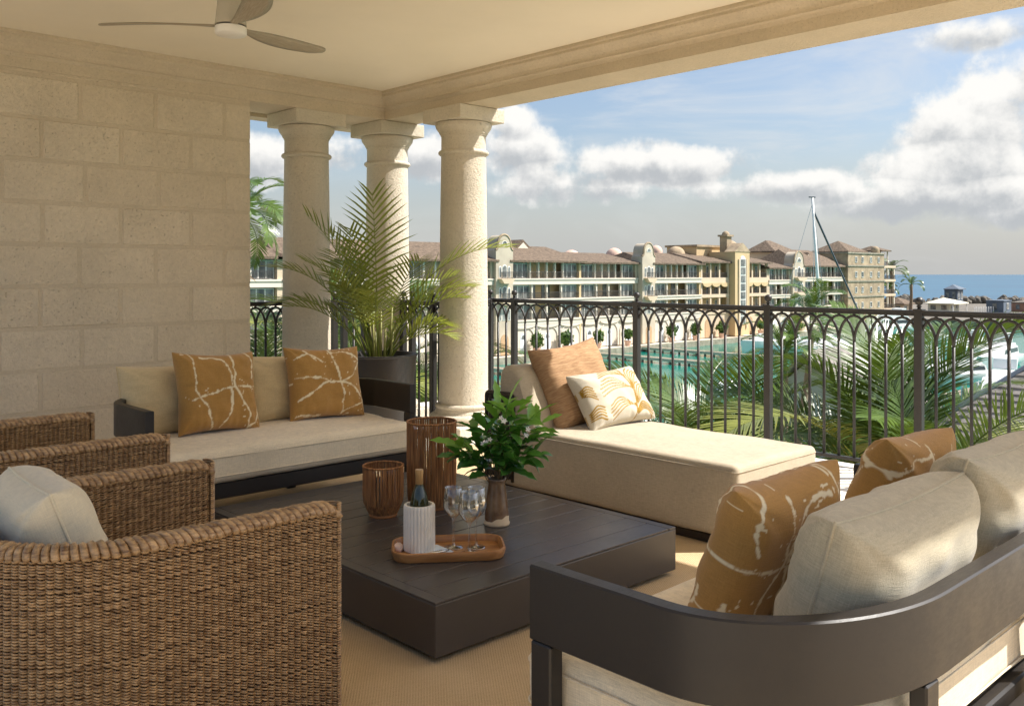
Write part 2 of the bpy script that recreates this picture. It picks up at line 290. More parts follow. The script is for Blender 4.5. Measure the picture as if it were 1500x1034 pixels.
class MB:
    def __init__(s): s.v = []; s.f = []
    def box(s, x0, x1, y0, y1, z0, z1):
        b = len(s.v)
        s.v += [(x0, y0, z0), (x1, y0, z0), (x1, y1, z0), (x0, y1, z0), (x0, y0, z1), (x1, y0, z1), (x1, y1, z1), (x0, y1, z1)]
        s.f += [tuple(b + i for i in q) for q in ((0, 3, 2, 1), (4, 5, 6, 7), (0, 1, 5, 4), (1, 2, 6, 5), (2, 3, 7, 6), (3, 0, 4, 7))]; return s
    def cbox(s, x0, x1, y0, y1, z0, z1, c):
        """box with chamfered edges (24 corners)"""
        b = len(s.v); P = {}
        for ix, x in enumerate((x0, x1)):
            for iy, y in enumerate((y0, y1)):
                for iz, z in enumerate((z0, z1)):
                    sx, sy, sz = (c if not ix else -c), (c if not iy else -c), (c if not iz else -c)
                    for ax, p in enumerate(((x, y + sy, z + sz), (x + sx, y, z + sz), (x + sx, y + sy, z))):
                        P[ix, iy, iz, ax] = len(s.v); s.v.append(p)
        F = []
        for ax in range(3):
            o = [a for a in range(3) if a != ax]
            for side in (0, 1):
                q = []
                for u, w in ((0, 0), (1, 0), (1, 1), (0, 1)):
                    k = [0, 0, 0]; k[ax] = side; k[o[0]] = u; k[o[1]] = w; q.append(P[(*k, ax)])
                F.append(q)
        for ax in range(3):                          # edges parallel to ax
            o = [a for a in range(3) if a != ax]
            for u in (0, 1):
                for w in (0, 1):
                    k0 = [0, 0, 0]; k0[o[0]] = u; k0[o[1]] = w; k1 = list(k0); k1[ax] = 1
                    F.append([P[(*k0, o[0])], P[(*k0, o[1])], P[(*k1, o[1])], P[(*k1, o[0])]])
        for k in ((i, j, l) for i in (0, 1) for j in (0, 1) for l in (0, 1)): F.append([P[(*k, 0)], P[(*k, 1)], P[(*k, 2)]])
        c0 = Vector(((x0 + x1) / 2, (y0 + y1) / 2, (z0 + z1) / 2))
        for q in F:
            p = [Vector(s.v[i]) for i in q]; n = (p[1] - p[0]).cross(p[2] - p[0])
            if n.dot(sum(p, Vector()) / len(p) - c0) < 0: q.reverse()
            s.f.append(tuple(q))
        return s
    def lathe(s, prof, n=32, c=(0, 0, 0), closed=False):
        b = len(s.v); k = len(prof)
        for i in range(n):
            a = 2 * math.pi * i / n
            for r, z in prof: s.v.append((c[0] + r * math.cos(a), c[1] + r * math.sin(a), c[2] + z))
        for i in range(n):
            j = (i + 1) % n
            for t in range(k if closed else k - 1):
                t2 = (t + 1) % k
                s.f.append((b + i * k + t, b + j * k + t, b + j * k + t2, b + i * k + t2))
        if not closed:
            if prof[0][0] > 1e-6: s.f.append(tuple(b + i * k for i in range(n))[::-1])
            if prof[-1][0] > 1e-6: s.f.append(tuple(b + i * k + k - 1 for i in range(n)))
        return s
    def tube(s, pts, rad, n=6, caps=True):
        pts = [Vector(p) for p in pts]; k = len(pts); b = len(s.v)
        if not hasattr(rad, '__len__'): rad = [rad] * k
        up = Vector((0, 0, 1)); prev = None
        for i, p in enumerate(pts):
            t = (pts[min(i + 1, k - 1)] - pts[max(i - 1, 0)]).normalized()
            if prev is None:
                a = t.cross(up)
                if a.length < .05: a = t.cross(Vector((1, 0, 0)))
                a.normalize()
            else: a = (prev - t * prev.dot(t)).normalized()
            prev = a; c = t.cross(a)
            for j in range(n):
                th = 2 * math.pi * j / n; s.v.append(tuple(p + (a * math.cos(th) + c * math.sin(th)) * rad[i]))
        for i in range(k - 1):
            for j in range(n):
                j2 = (j + 1) % n; s.f.append((b + i * n + j, b + i * n + j2, b + (i + 1) * n + j2, b + (i + 1) * n + j))
        if caps: s.f.append(tuple(b + j for j in range(n))[::-1]); s.f.append(tuple(b + (k - 1) * n + j for j in range(n)))
        return s
    def sweep(s, path, prof, closed=False):
        """prof: list of (offset to the left of the path, z); path: list of (x, y)"""
        P = [Vector((p[0], p[1])) for p in path]; k = len(P); n = len(prof); b = len(s.v)
        for i, p in enumerate(P):
            if closed: t0 = (p - P[i - 1]).normalized(); t1 = (P[(i + 1) % k] - p).normalized()
            else:
                t0 = (p - P[max(i - 1, 0)]); t1 = (P[min(i + 1, k - 1)] - p)
                t0 = t0.normalized() if t0.length > 1e-9 else t1.normalized(); t1 = t1.normalized() if t1.length > 1e-9 else t0
            n0 = Vector((-t0.y, t0.x)); n1 = Vector((-t1.y, t1.x)); nn = (n0 + n1).normalized(); sc = 1 / max(.3, nn.dot(n0))
            for o, z in prof: q = p + nn * (o * sc); s.v.append((q.x, q.y, z))
        for i in range(k if closed else k - 1):
            i2 = (i + 1) % k
            for j in range(n): j2 = (j + 1) % n; s.f.append((b + i * n + j, b + i2 * n + j, b + i2 * n + j2, b + i * n + j2))
        if not closed: s.f.append(tuple(b + j for j in range(n))); s.f.append(tuple(b + (k - 1) * n + j for j in range(n))[::-1])
        return s
    def prism(s, poly, y0, y1, axis='y'):
        """poly of (a, z) pushed along y (axis y) or of (x, y) pushed along z"""
        b = len(s.v); n = len(poly)
        for t in (y0, y1):
            for a, c in poly: s.v.append((a, t, c) if axis == 'y' else ((t, a, c) if axis == 'x' else (a, c, t)))
        s.f.append(tuple(b + i for i in range(n))); s.f.append(tuple(b + n + i for i in range(n))[::-1])
        for i in range(n): j = (i + 1) % n; s.f.append((b + j, b + i, b + n + i, b + n + j))
        return s
    def quad(s, *p): b = len(s.v); s.v += [tuple(q) for q in p]; s.f.append(tuple(range(b, b + len(p)))); return s
    def xf(s, mx, start=0):
        for i in range(start, len(s.v)): s.v[i] = tuple(mx @ Vector(s.v[i]))
        return s
    def mesh(s, name, off=Vector((0, 0, 0)), smooth=False):
        me = bpy.data.meshes.new(name); me.from_pydata([(a - off.x, b - off.y, c - off.z) for a, b, c in s.v], [], s.f); me.update()
        import bmesh
        bm = bmesh.new(); bm.from_mesh(me); bmesh.ops.recalc_face_normals(bm, faces=bm.faces); bm.to_mesh(me); bm.free()
        if smooth:
            me.polygons.foreach_set('use_smooth', [True] * len(me.polygons))
        return me
    def build(s, name, m, parent=None, smooth=False, bevel=0.0, auto=None, origin=None, local=False):
        """verts are world positions (or local to an unplaced parent)"""
        off = base_of(parent) if parent is not None else Vector((0, 0, 0))
        if origin is not None: off = Vector(origin)
        if local: off = Vector((0, 0, 0))
        me = s.mesh(name, off, smooth)
        if auto is not None:
            me.polygons.foreach_set('use_smooth', [True] * len(me.polygons)); me.set_sharp_from_angle(angle=R(auto))
        o = mesh_object(name, me, m, parent)
        if origin is not None: o.location = Vector(origin) - (base_of(parent) if parent is not None else Vector())
        if bevel:
            bv = o.modifiers.new('bevel', 'BEVEL'); bv.width = bevel; bv.segments = 2; bv.limit_method = 'ANGLE'; bv.angle_limit = R(35)
            me.polygons.foreach_set('use_smooth', [True] * len(me.polygons)); bv.harden_normals = True
        return o
def tag(o, label=None, cat=None, group=None, kind=None):
    if label: o['label'] = label
    if cat: o['category'] = cat
    if group: o['group'] = group
    if kind: o['kind'] = kind
    return o
def empty(name, loc, label=None, cat=None, group=None):
    o = bpy.data.objects.new(name, None); COL.objects.link(o); o.location = loc; o.empty_display_size = .1
    return tag(o, label, cat, group)
def copy_tree(o, parent=None):
    c = o.copy(); COL.objects.link(c); c.parent = parent
    for ch in list(o.children): copy_tree(ch, c)
    return c
def struct(o): o['kind'] = 'structure'; return o
def hash01(a): return np.modf(np.abs(np.sin(a) * 43758.5453))[0]
def vnoise(P, seed=0):
    """value noise of an (n,d) array, d<=3"""
    P = np.asarray(P, float)
    if P.shape[1] == 2: P = np.c_[P, np.zeros(len(P))]
    i = np.floor(P); f = P - i; f = f * f * (3 - 2 * f); r = np.zeros(len(P))
    for dx in (0, 1):
        for dy in (0, 1):
            for dz in (0, 1):
                h = hash01((i[:, 0] + dx) * 127.1 + (i[:, 1] + dy) * 311.7 + (i[:, 2] + dz) * 74.7 + seed * 19.19)
                r += h * np.where(dx, f[:, 0], 1 - f[:, 0]) * np.where(dy, f[:, 1], 1 - f[:, 1]) * np.where(dz, f[:, 2], 1 - f[:, 2])
    return r
def curve_dist(UV, lines):
    """distance of each point to the nearest of some smooth lines (control points joined by Catmull-Rom)"""
    S = []
    for ln in lines:
        p = np.array(ln, float); p = np.vstack([2 * p[0] - p[1], p, 2 * p[-1] - p[-2]])
        for i in range(1, len(p) - 2):
            t = np.linspace(0, 1, 14)[:, None]
            S.append(.5 * ((2 * p[i]) + (-p[i - 1] + p[i + 1]) * t + (2 * p[i - 1] - 5 * p[i] + 4 * p[i + 1] - p[i + 2]) * t ** 2 + (-p[i - 1] + 3 * p[i] - 3 * p[i + 1] + p[i + 2]) * t ** 3))
    S = np.vstack(S); d = np.full(len(UV), 9.0)
    for k in range(0, len(S), 40): d = np.minimum(d, np.sqrt(((UV[:, None, :] - S[None, k:k + 40, :]) ** 2).sum(2)).min(1))
    return d
def cushion_mesh(name, w, h, t, n=56, power=.45, pinch=.06, ears=0.0, seed=0, wrinkle=.006, pr=None, aspect=1.0, sag=0.0, ny=None):
    """a stuffed cushion standing in the XZ plane, z from 0 to h, front to -y"""
    ny = ny or n
    g = np.sin(np.linspace(-1, 1, n + 1) * math.pi / 2); gv = np.sin(np.linspace(-1, 1, ny + 1) * math.pi / 2)
    U, Vv = np.meshgrid(g, gv, indexing='ij'); u = U.ravel(); v = Vv.ravel()
    x = .5 * w * u * (1 - pinch * (1 - v ** 2) * np.abs(u)) ; z = .5 * h * v * (1 - pinch * (1 - u ** 2) * np.abs(v))
    th = .5 * t * (np.clip(1 - u ** 4, 0, 1) ** power) * (np.clip(1 - v ** 4, 0, 1) ** power)
    r = np.maximum(np.abs(u), np.abs(v))
    P = np.c_[u * 2.2, v * 2.2]
    wr = (vnoise(P * 1.6, seed) - .5) * 2.2 + (vnoise(np.c_[u * 5 + v * 2, v * 3.0], seed + 3) - .5)
    cr = np.zeros_like(u)                                             # creases running out of the corners
    for cx in (-1, 1):
        for cz in (-1, 1):
            dd = np.hypot(u - cx, v - cz); an = np.arctan2(v - cz, u - cx)
            cr += np.exp(-(dd / .55) ** 2) * np.sin(an * 9 + seed * 1.7 + cx)
    z = z - sag * (1 - u ** 2) * np.clip(v, 0, 1) * h
    ga = np.exp(-(1 - np.abs(v)) / .22) * (vnoise(np.c_[u * 11, np.sign(v) * 3 + v * 1.2], seed + 11) - .5) + np.exp(-(1 - np.abs(u)) / .22) * (vnoise(np.c_[v * 9, np.sign(u) * 3 + u * 1.2], seed + 13) - .5)
    wr = wr + 2.6 * ga
    disp = wrinkle * (wr + .8 * cr) * np.clip(1 - r ** 6, 0, 1)
    wr2 = (vnoise(P * 1.6 + 9, seed + 7) - .5) * 2.2
    disp_b = wrinkle * (wr2 + .8 * cr) * np.clip(1 - r ** 6, 0, 1)
    F0 = np.c_[x, -th - disp, z + h / 2]; B0 = np.c_[x, th + disp_b, z + h / 2]
    idx = np.arange((n + 1) * (ny + 1)).reshape(n + 1, ny + 1)
    edge = (np.abs(u) > .9999) | (np.abs(v) > .9999)
    bmap = np.where(edge, np.arange(len(u)), 0); inner = np.where(~edge)[0]; bmap[inner] = len(u) + np.arange(len(inner))
    V = np.vstack([F0, B0[inner]])
    q = np.stack([idx[:-1, :-1], idx[1:, :-1], idx[1:, 1:], idx[:-1, 1:]], -1).reshape(-1, 4)
    F = np.vstack([q, bmap[q][:, ::-1]])
    me = fast_mesh(name, V, F)
    if pr is not None:
        val = pr(u, v); a = me.attributes.new('print', 'FLOAT', 'POINT')
        full = np.concatenate([val, val[inner]]).astype(np.float32); a.data.foreach_set('value', full)
    return me
def rounded_path(pts, r, n=8):
    """polyline with rounded inner corners"""
    out = [pts[0]]
    for i in range(1, len(pts) - 1):
        p = Vector(pts[i]); a = (Vector(pts[i - 1]) - p); b = (Vector(pts[i + 1]) - p); rr = r if not hasattr(r, '__len__') else r[i - 1]
        a0 = p + a.normalized() * rr; b0 = p + b.normalized() * rr
        for k in range(n + 1):
            t = k / n; q = a0 * (1 - t) ** 2 + p * 2 * t * (1 - t) + b0 * t * t
            # pull the parabola towards the circle
            q = q + (p - q) * .0; out.append((q.x, q.y))
    out.append(pts[-1]); return out

# ---------------------------------------------------------------- the terrace shell
XB0, XB1 = 4.68, 5.02           # front beam
YW = 6.52                        # face of the stone wall and of the side beam
ZS, ZC = 2.645, 2.865            # soffit, ceiling
YB = -.40; XL = .5
RAILX = 5.90
slab = MB(); slab.box(-1.2, RAILX + .12, -1.6, 7.35, -.30, -.020); struct(slab.build('terrace_floor', 'grout'))
floor_o = bpy.data.objects['terrace_floor']
TS = .45
tile_me = None
nx = int((RAILX + .10 + 1.2) / TS) + 1; ny = int((7.33 + 1.55) / TS) + 1
tb = MB().cbox(-TS / 2 + .002, TS / 2 - .002, -TS / 2 + .002, TS / 2 - .002, -.0195, 0, .0015); tile_me = tb.mesh('tile'); tile_me.materials.append(M['limestone_tile'])
RUG = (.25, 4.55, -.9, 5.25)
for i in range(nx):
    for j in range(ny):
        cx = RAILX + .11 - TS / 2 - i * TS; cy = 7.33 - TS / 2 - j * TS
        if RUG[0] + .3 < cx < RUG[1] - .3 and RUG[2] + .3 < cy < RUG[3] - .3: continue
        if cx < -.2 and cy < 5: continue
        o = mesh_object('tile', tile_me, None, floor_o, (cx, cy, random.uniform(-.0008, .0008)))
ceil = MB().box(XL, XB1 - .01, YB, 7.30, ZC, ZC + .25); struct(ceil.build('ceiling', 'ceiling_paint'))
# beam and cornice, one run round the inside corner: (offset into the room, z)
cor = [(0, ZS), (.012, ZS), (.012, 2.715), (.020, 2.722), (.030, 2.735), (.050, 2.742), (.050, 2.756), (.058, 2.772), (.078, 2.792), (.098, 2.806), (.110, 2.818), (.110, 2.834), (.122, 2.842), (.122, ZC - .0005), (0, ZC - .0005)]
bm_ = MB(); bm_.sweep([(XB0, YB), (XB0, YW), (XL, YW)], [(o, z) for o, z in cor])
# body of the beams
bm_.box(XB0 + .002, XB1, YB, YW + .44, ZS + .001, ZC - .001); bm_.box(3.404, XB0 + .001, YW + .002, YW + .44, ZS + .001, ZC - .001)
struct(bm_.build('entablature', 'coral_smooth'))
# outer roof edge over the side opening
ob = MB().box(3.0, XB1 + .25, 7.30, 7.48, ZS + .03, ZC + .20); struct(ob.build('eaves_beam', 'coral_smooth'))

# stone wall of separate blocks
wall = empty('stone_wall', (1.5, YW, 0), 'rough coral stone block wall behind the three seat sofa', 'wall')
MB().box(-1.6, 3.398, YW + .0035, YW + .42, 0, ZS + .07).build('wall_core', 'coral_mortar', wall)
CH, BL = .279, .515
rows = int(2.62 / CH) + 2
for r_ in range(rows):
    z1 = 2.614 - (r_ - 1) * CH; z0 = z1 - CH
    if r_ == 0: z1 = ZS + .072
    z0 = max(z0, 0.0)
    if z1 - z0 < .03: continue
    off = .0 if r_ % 2 == 0 else .5
    xr = 3.400; k = 0; e = 3.404 - (BL * .42 if r_ % 2 else BL * .93)
    xs = [3.404]
    while e > -1.6: xs.append(e); e -= BL + random.uniform(-.012, .012)
    xs.append(-1.6)
    for a, b in zip(xs[1:], xs[:-1]):
        if b - a < .04: continue
        jx = .009; dy = random.uniform(-.0025, .0025)
        MB().cbox(a + jx, b - (jx if b < 3.4 else 0), YW - .001 + dy, YW + .05, z0 + jx, z1 - jx, .008).build('block', 'coral_block', wall)

# columns
def make_column():
    root = empty('column', (0, 0, 0))
    MB().cbox(-.285, .285, -.285, .285, 0, .10, .008).build('plinth', 'coral_column', root)
    base = [(.262, .10), (.275, .112), (.283, .135), (.275, .160), (.258, .172), (.240, .174), (.236, .186), (.226, .205), (.222, .214), (.232, .222), (.236, .234), (.230, .246), (.212, .252), (.2, .252)]
    MB().lathe(base, 48).build('base', 'coral_column', root, auto=40)
    sh = []
    for i in range(17):
        t = i / 16; z = .25 + t * (2.30 - .25); rr = .200 - .017 * (max(0, t - .25) / .75) ** 1.5
        sh.append((rr, z))
    sh[0] = (.208, .25)
    MB().lathe(sh + [(.182, 2.44)], 56).build('shaft', 'coral_column', root, auto=40)
    MB().lathe([(.180, 2.268), (.196, 2.271), (.206, 2.281), (.208, 2.291), (.202, 2.302), (.190, 2.309), (.180, 2.311)], 48).build('neck_ring', 'coral_column', root, auto=40)
    MB().lathe([(.18, 2.425), (.188, 2.427), (.190, 2.442), (.198, 2.444), (.200, 2.455), (.212, 2.470), (.226, 2.490), (.232, 2.510), (.228, 2.528), (.2, 2.534)], 48).build('echinus', 'coral_column', root, auto=40)
    MB().cbox(-.238, .238, -.238, .238, 2.533, ZS - .001, .005).build('abacus', 'coral_column', root)
    return root
col0 = make_column(); XC = 4.86
cols = [col0, copy_tree(col0), copy_tree(col0)]
for c, (px, py), lab in zip(cols, ((4.03, 6.74), (XC, 6.74), (XC, 5.68)), ('round coral stone column between the stone wall and the potted palm', 'round coral stone column at the corner, directly behind the potted palm', 'round coral stone column between the potted palm and the daybed')):
    c.location = (px, py, 0); tag(c, lab, 'column', 'round columns at the terrace corner')

# ---------------------------------------------------------------- wrought iron railing
ZT = 1.07; SPR = .845; APEX = 1.022
def rail_run(name, p0, p1, posts, gaps, label, ball=True, first_post=True):
    """p0->p1 in plan; posts: distances along the run; gaps: bar gaps between posts"""
    a = Vector((p0[0], p0[1], 0)); b = Vector((p1[0], p1[1], 0)); L = (b - a).length; d = (b - a).normalized()
    root = empty(name, a, label, 'railing'); ang = math.atan2(d.y, d.x); root.rotation_euler = (0, 0, ang)
    MB().cbox(0, L, -.024, .024, ZT - .020, ZT, .004).build('handrail', 'iron', root, local=True)
    MB().cbox(0, L, -.017, .017, ZT - .036, ZT - .021, .002).build('under_rail', 'iron', root, local=True)
    MB().cbox(0, L, -.016, .016, .045, .067, .002).build('bottom_rail', 'iron', root, local=True)
    bar = MB().tube([(0, 0, .066), (0, 0, SPR)], .0105, 8).mesh('bar', smooth=True); bar.materials.append(M['iron'])
    stub = MB().tube([(0, 0, APEX + .002), (0, 0, ZT - .036)], .010, 8).mesh('stub', smooth=True); stub.materials.append(M['iron'])
    pm = MB().cbox(-.025, .025, -.025, .025, 0, ZT + .006, .003); pm.cbox(-.030, .030, -.030, .030, ZT - .001, ZT + .009, .002); pm = pm.mesh('post'); pm.materials.append(M['iron'])
    fm = MB().lathe([(.012, ZT + .008), (.010, ZT + .018), (.016, ZT + .022), (.016, ZT + .028), (.009, ZT + .032), (.020, ZT + .040), (.0265, ZT + .053), (.027, ZT + .062), (.022, ZT + .075), (.010, ZT + .083), (.0, ZT + .085)], 16).mesh('ball_finial', smooth=True); fm.materials.append(M['iron'])
    for i, s in enumerate(posts):
        if i == 0 and not first_post: continue
        po = mesh_object('post', pm, None, root, (s, 0, 0))
        if ball: mesh_object('ball_finial', fm, None, po)
    for (s0, s1), g in zip(zip(posts[:-1], posts[1:]), gaps):
        st = (s1 - s0) / g; h = APEX - SPR
        def arch(lo, hi, nm):
            pts = [(st * math.cos(t), 0, SPR + h * math.sin(t)) for t in np.linspace(lo, hi, 13)]
            me = MB().tube(pts, .0095, 6).mesh(nm, smooth=True); me.materials.append(M['iron']); return me
        full = arch(0, math.pi, 'arch'); lh = arch(0, math.pi / 2, 'half_arch'); rh = arch(math.pi / 2, math.pi, 'half_arch')
        for k in range(1, g):
            mesh_object('bar', bar, None, root, (s0 + k * st, 0, 0)); mesh_object('stub', stub, None, root, (s0 + k * st, 0, 0))
            mesh_object('arch', full, None, root, (s0 + k * st, .002 if k % 2 else -.002, 0))
        mesh_object('half_arch', lh, None, root, (s0, 0, 0)); mesh_object('half_arch', rh, None, root, (s1, 0, 0))
    return root
# the long front run, from the column towards the right
yy = [6.50, 6.165, 4.71, 3.50, 2.42, 1.36, .26, -.85]
rail_run('railing', (RAILX, yy[0]), (RAILX, yy[-1]), [yy[0] - y for y in yy], [3, 10, 10, 10, 10, 10, 10], 'long black wrought iron railing with interlaced arches beside the daybed')
rail_run('railing', (XC, 6.50), (XC, 5.905), [0, .13, .42, .58], [1, 3, 2], 'short black iron railing between the two columns behind the potted palm')
rail_run('railing', (4.27, 6.74), (4.62, 6.74), [0.03, .13, .33], [1, 2], 'very short black iron railing left of the corner column behind the palm')
rail_run('railing', (3.41, 6.98), (4.06, 6.98), [0.0, .65], [7], 'short black iron railing between the stone wall and its neighbouring column', ball=False)
rail_run('railing', (5.06, 5.83), (RAILX - .03, 6.47), [0, .98], [9], 'black iron railing hidden behind the column beside the daybed', ball=False)

# ---------------------------------------------------------------- ceiling fan
fan = empty('ceiling_fan', (2.175, 4.377, ZC), 'three bladed ceiling fan with pale grained blades under the cream ceiling', 'ceiling fan')
fx, fy = 2.175, 4.377
MB().lathe([(.060, ZC), (.060, ZC - .02), (.062, ZC - .10), (.068, ZC - .19), (.078, 2.585), (.079, 2.575)], 40, (fx, fy, 0)).build('housing', 'fan_metal', fan, auto=40)
MB().lathe([(.070, 2.573), (.070, 2.566)], 40, (fx, fy, 0)).build('hub_ring', 'iron', fan, auto=40)
MB().lathe([(.078, 2.566), (.079, 2.562), (.079, 2.532), (.074, 2.526), (.045, 2.520), (0, 2.518)], 40, (fx, fy, 0)).build('light_lens', 'fan_lens', fan, auto=40)
def blade(az):
    mb = MB(); n = 26
    rows_ = []
    for i in range(n + 1):
        t = i / n; r = .05 + t * .63
        wdt = .042 + .118 * math.sin(min(1, t * 1.18) * math.pi * .62) ** 1.4 * (1 - .35 * t)
        if t > .88: wdt *= math.sqrt(max(0.0, 1 - ((t - .88) / .125) ** 2)) * .9 + .1
        pitch = -R(17) * min(1, t * 4) * (1 - .35 * t)
        z = 2.572 + .012 * t; sweep = .035 * math.sin(t * math.pi)
        ring = []
        for sx, dz in ((-.5, 0), (-.25, .006), (.25, .006), (.5, 0), (.25, -.005), (-.25, -.005)):
            q = wdt * sx
            ring.append((r, q * math.cos(pitch) + sweep, z + q * math.sin(pitch) + dz))
        rows_.append(ring)
    for ring in rows_: mb.v += ring
    k = 6
    for i in range(n):
        for j in range(k): j2 = (j + 1) % k; mb.f.append((i * k + j, i * k + j2, (i + 1) * k + j2, (i + 1) * k + j))
    mb.f.append(tuple(range(k))); mb.f.append(tuple(n * k + j for j in range(k)))
    o = mb.build('blade', 'fan_wood', fan, smooth=True, local=True); o.location = (0, 0, -ZC); o.rotation_euler = (0, 0, az)
for a_ in (0, 120, 240):
    blade(R(135 + a_))

# ---------------------------------------------------------------- soft furnishings
import bmesh
def soft_box_mesh(name, x0, x1, y0, y1, z0, z1, r, n=28, crown=0.0, seed=0, amp=.004, seam=None):
    bm = bmesh.new(); bmesh.ops.create_cube(bm, size=2.0)
    bmesh.ops.subdivide_edges(bm, edges=bm.edges[:], cuts=n, use_grid_fill=True)
    P = np.array([v.co[:] for v in bm.verts])
    P = np.sign(P) * (1 - (1 - np.abs(P)) ** 1.6)                     # more rings near the edges
    lo = np.array([x0, y0, z0]); hi = np.array([x1, y1, z1]); Q = lo + (P + 1) / 2 * (hi - lo)
    rr = np.minimum(r, (hi - lo) / 2 * .98); inn = np.clip(Q, lo + rr, hi - rr); d = (Q - inn) / rr
    ln = np.linalg.norm(d, axis=1, keepdims=True); ln[ln < 1e-9] = 1; Q = inn + d / ln * rr
    nrm = d / ln
    Q += nrm * ((vnoise(Q * 4.5, seed) - .5) * 2 * amp + (vnoise(Q * 14, seed + 5) - .5) * amp * .7)[:, None]
    if crown:
        u = (Q[:, 0] - x0) / (x1 - x0) * 2 - 1; v = (Q[:, 1] - y0) / (y1 - y0) * 2 - 1
        Q[:, 2] += crown * (1 - u ** 2).clip(0) * (1 - v ** 2).clip(0) * (Q[:, 2] > (z0 + z1) / 2)
    for v, q in zip(bm.verts, Q): v.co = q
    bmesh.ops.recalc_face_normals(bm, faces=bm.faces)
    me = bpy.data.meshes.new(name); bm.to_mesh(me); bm.free(); me.polygons.foreach_set('use_smooth', [True] * len(me.polygons)); return me
def put(o, loc, heading=0, lean=0, roll=0):
    mx = Matrix.Translation(Vector(loc)) @ Matrix.Rotation(R(heading), 4, 'Z') @ Matrix.Rotation(R(-lean), 4, 'X') @ Matrix.Rotation(R(roll), 4, 'Y')
    o.matrix_local = mx; return o

def stadium(a, b, r, n=10):
    out = []
    for cx, cy, t0 in ((a - r, b - r, 0), (-a + r, b - r, 90), (-a + r, -b + r, 180), (a - r, -b + r, 270)):
        for k in range(n + 1): t = R(t0 + 90 * k / n); out.append((cx + r * math.cos(t), cy + r * math.sin(t)))
    return out
def make_sofa():
    root = empty('sofa', (0, 0, 0)); A, B_, E = .767, .347, .47
    path = [(-A, B_), (-A, .18), (-A, 0.0)]
    path += [(-A + E - E * math.cos(t), -.335 * math.sin(t)) for t in np.linspace(0, math.pi / 2, 24)[1:]]
    path += [(-x, y) for x, y in path[::-1]]
    b = .021; c = .004; z0, z1 = .485, .65
    prof = [(-b + c, z0), (b - c, z0), (b, z0 + c), (b, z1 - c), (b - c, z1), (-b + c, z1), (-b, z1 - c), (-b, z0 + c)]
    MB().sweep(path, prof).build('frame_band', 'dark_bronze', root, auto=30)
    for sx in (-1, 1):
        MB().cbox(sx * A - b, sx * A + b, B_ - .062, B_ - .001, 0, z0 - .001, .004).build('leg', 'dark_bronze', root)
        MB().cbox(sx * .36 - .03, sx * .36 + .03, -.352, -.316, 0, z0 - .001, .004).build('leg', 'dark_bronze', root)
        MB().cbox(sx * A - b, sx * A + b, -.02, B_ - .063, .205, .25, .004).build('side_rail', 'dark_bronze', root)
    MB().cbox(-.742, .742, -.30, .40, .195, .272, .006).build('base_frame', 'dark_bronze', root)
    MB().cbox(-.33, .33, -.345, -.312, .205, .25, .004).build('back_rail', 'dark_bronze', root)
    return root
def seat(root, seed):
    o = mesh_object('seat_cushion', soft_box_mesh('seat_cushion', -.735, .735, -.29, .425, .273, .445, .045, 34, .014, seed, .006), 'linen_cream', root)
    for z in (.405, .312): lp = stadium(.737, .3595, .045, 6); MB().tube([(a, b + .0675, z) for a, b in lp + lp[:1]], .0028, 5).build('piping', 'linen_cream', o, smooth=True, local=True)
def cushion_piping(o, w, h, k, m, sag=0.0):
    e = np.sin(np.linspace(-1, 1, 25) * math.pi / 2); pts = []
    for u_, v_ in [(a, -1) for a in e] + [(1, a) for a in e[1:]] + [(-a, 1) for a in e[1:]] + [(-1, -a) for a in e[1:]]:
        pts.append((.5 * w * u_ * (1 - k * (1 - v_ ** 2)), 0, h / 2 + .5 * h * v_ * (1 - k * (1 - u_ ** 2)) - sag * (1 - u_ ** 2) * max(0, v_) * h))
    MB().tube(pts, .0042, 6).build('piping', m, o, smooth=True, local=True)
def back_cushion(root, x, y, z, seed, w=.68, h=.40, lean=20, t=.22, m='linen_sand'):
    o = mesh_object('back_cushion', cushion_mesh('back_cushion', w, h, t, 60, .34, .035, seed=seed, wrinkle=.007, sag=.03), m, root)
    put(o, (x, y, z), 180, lean, 0)
    cushion_piping(o, w, h, .035, m, .03)
    return o
sofa = make_sofa(); sofa2 = copy_tree(sofa); seat(sofa, 3); seat(sofa2, 8)
sofa.location = (2.468, 4.582, .0115); sofa.rotation_euler = (0, 0, math.pi)
tag(sofa, 'beige sofa with a curved bronze frame against the stone wall', 'sofa', 'matching curved frame sofas')
sofa2.location = (2.20, 1.079, .0115); tag(sofa2, 'beige sofa with a curved bronze frame seen from behind, facing the stone wall', 'sofa', 'matching curved frame sofas')
back_cushion(sofa, .355, -.165, .44, 4, .70, .375, 11, .19); back_cushion(sofa, -.345, -.165, .44, 5, .70, .385, 11, .19)
back_cushion(sofa2, -.175, -.11, .44, 6, .66, .375, 17, .23, 'linen_pale'); back_cushion(sofa2, .455, -.11, .44, 9, .60, .41, 17, .23, 'linen_pale')

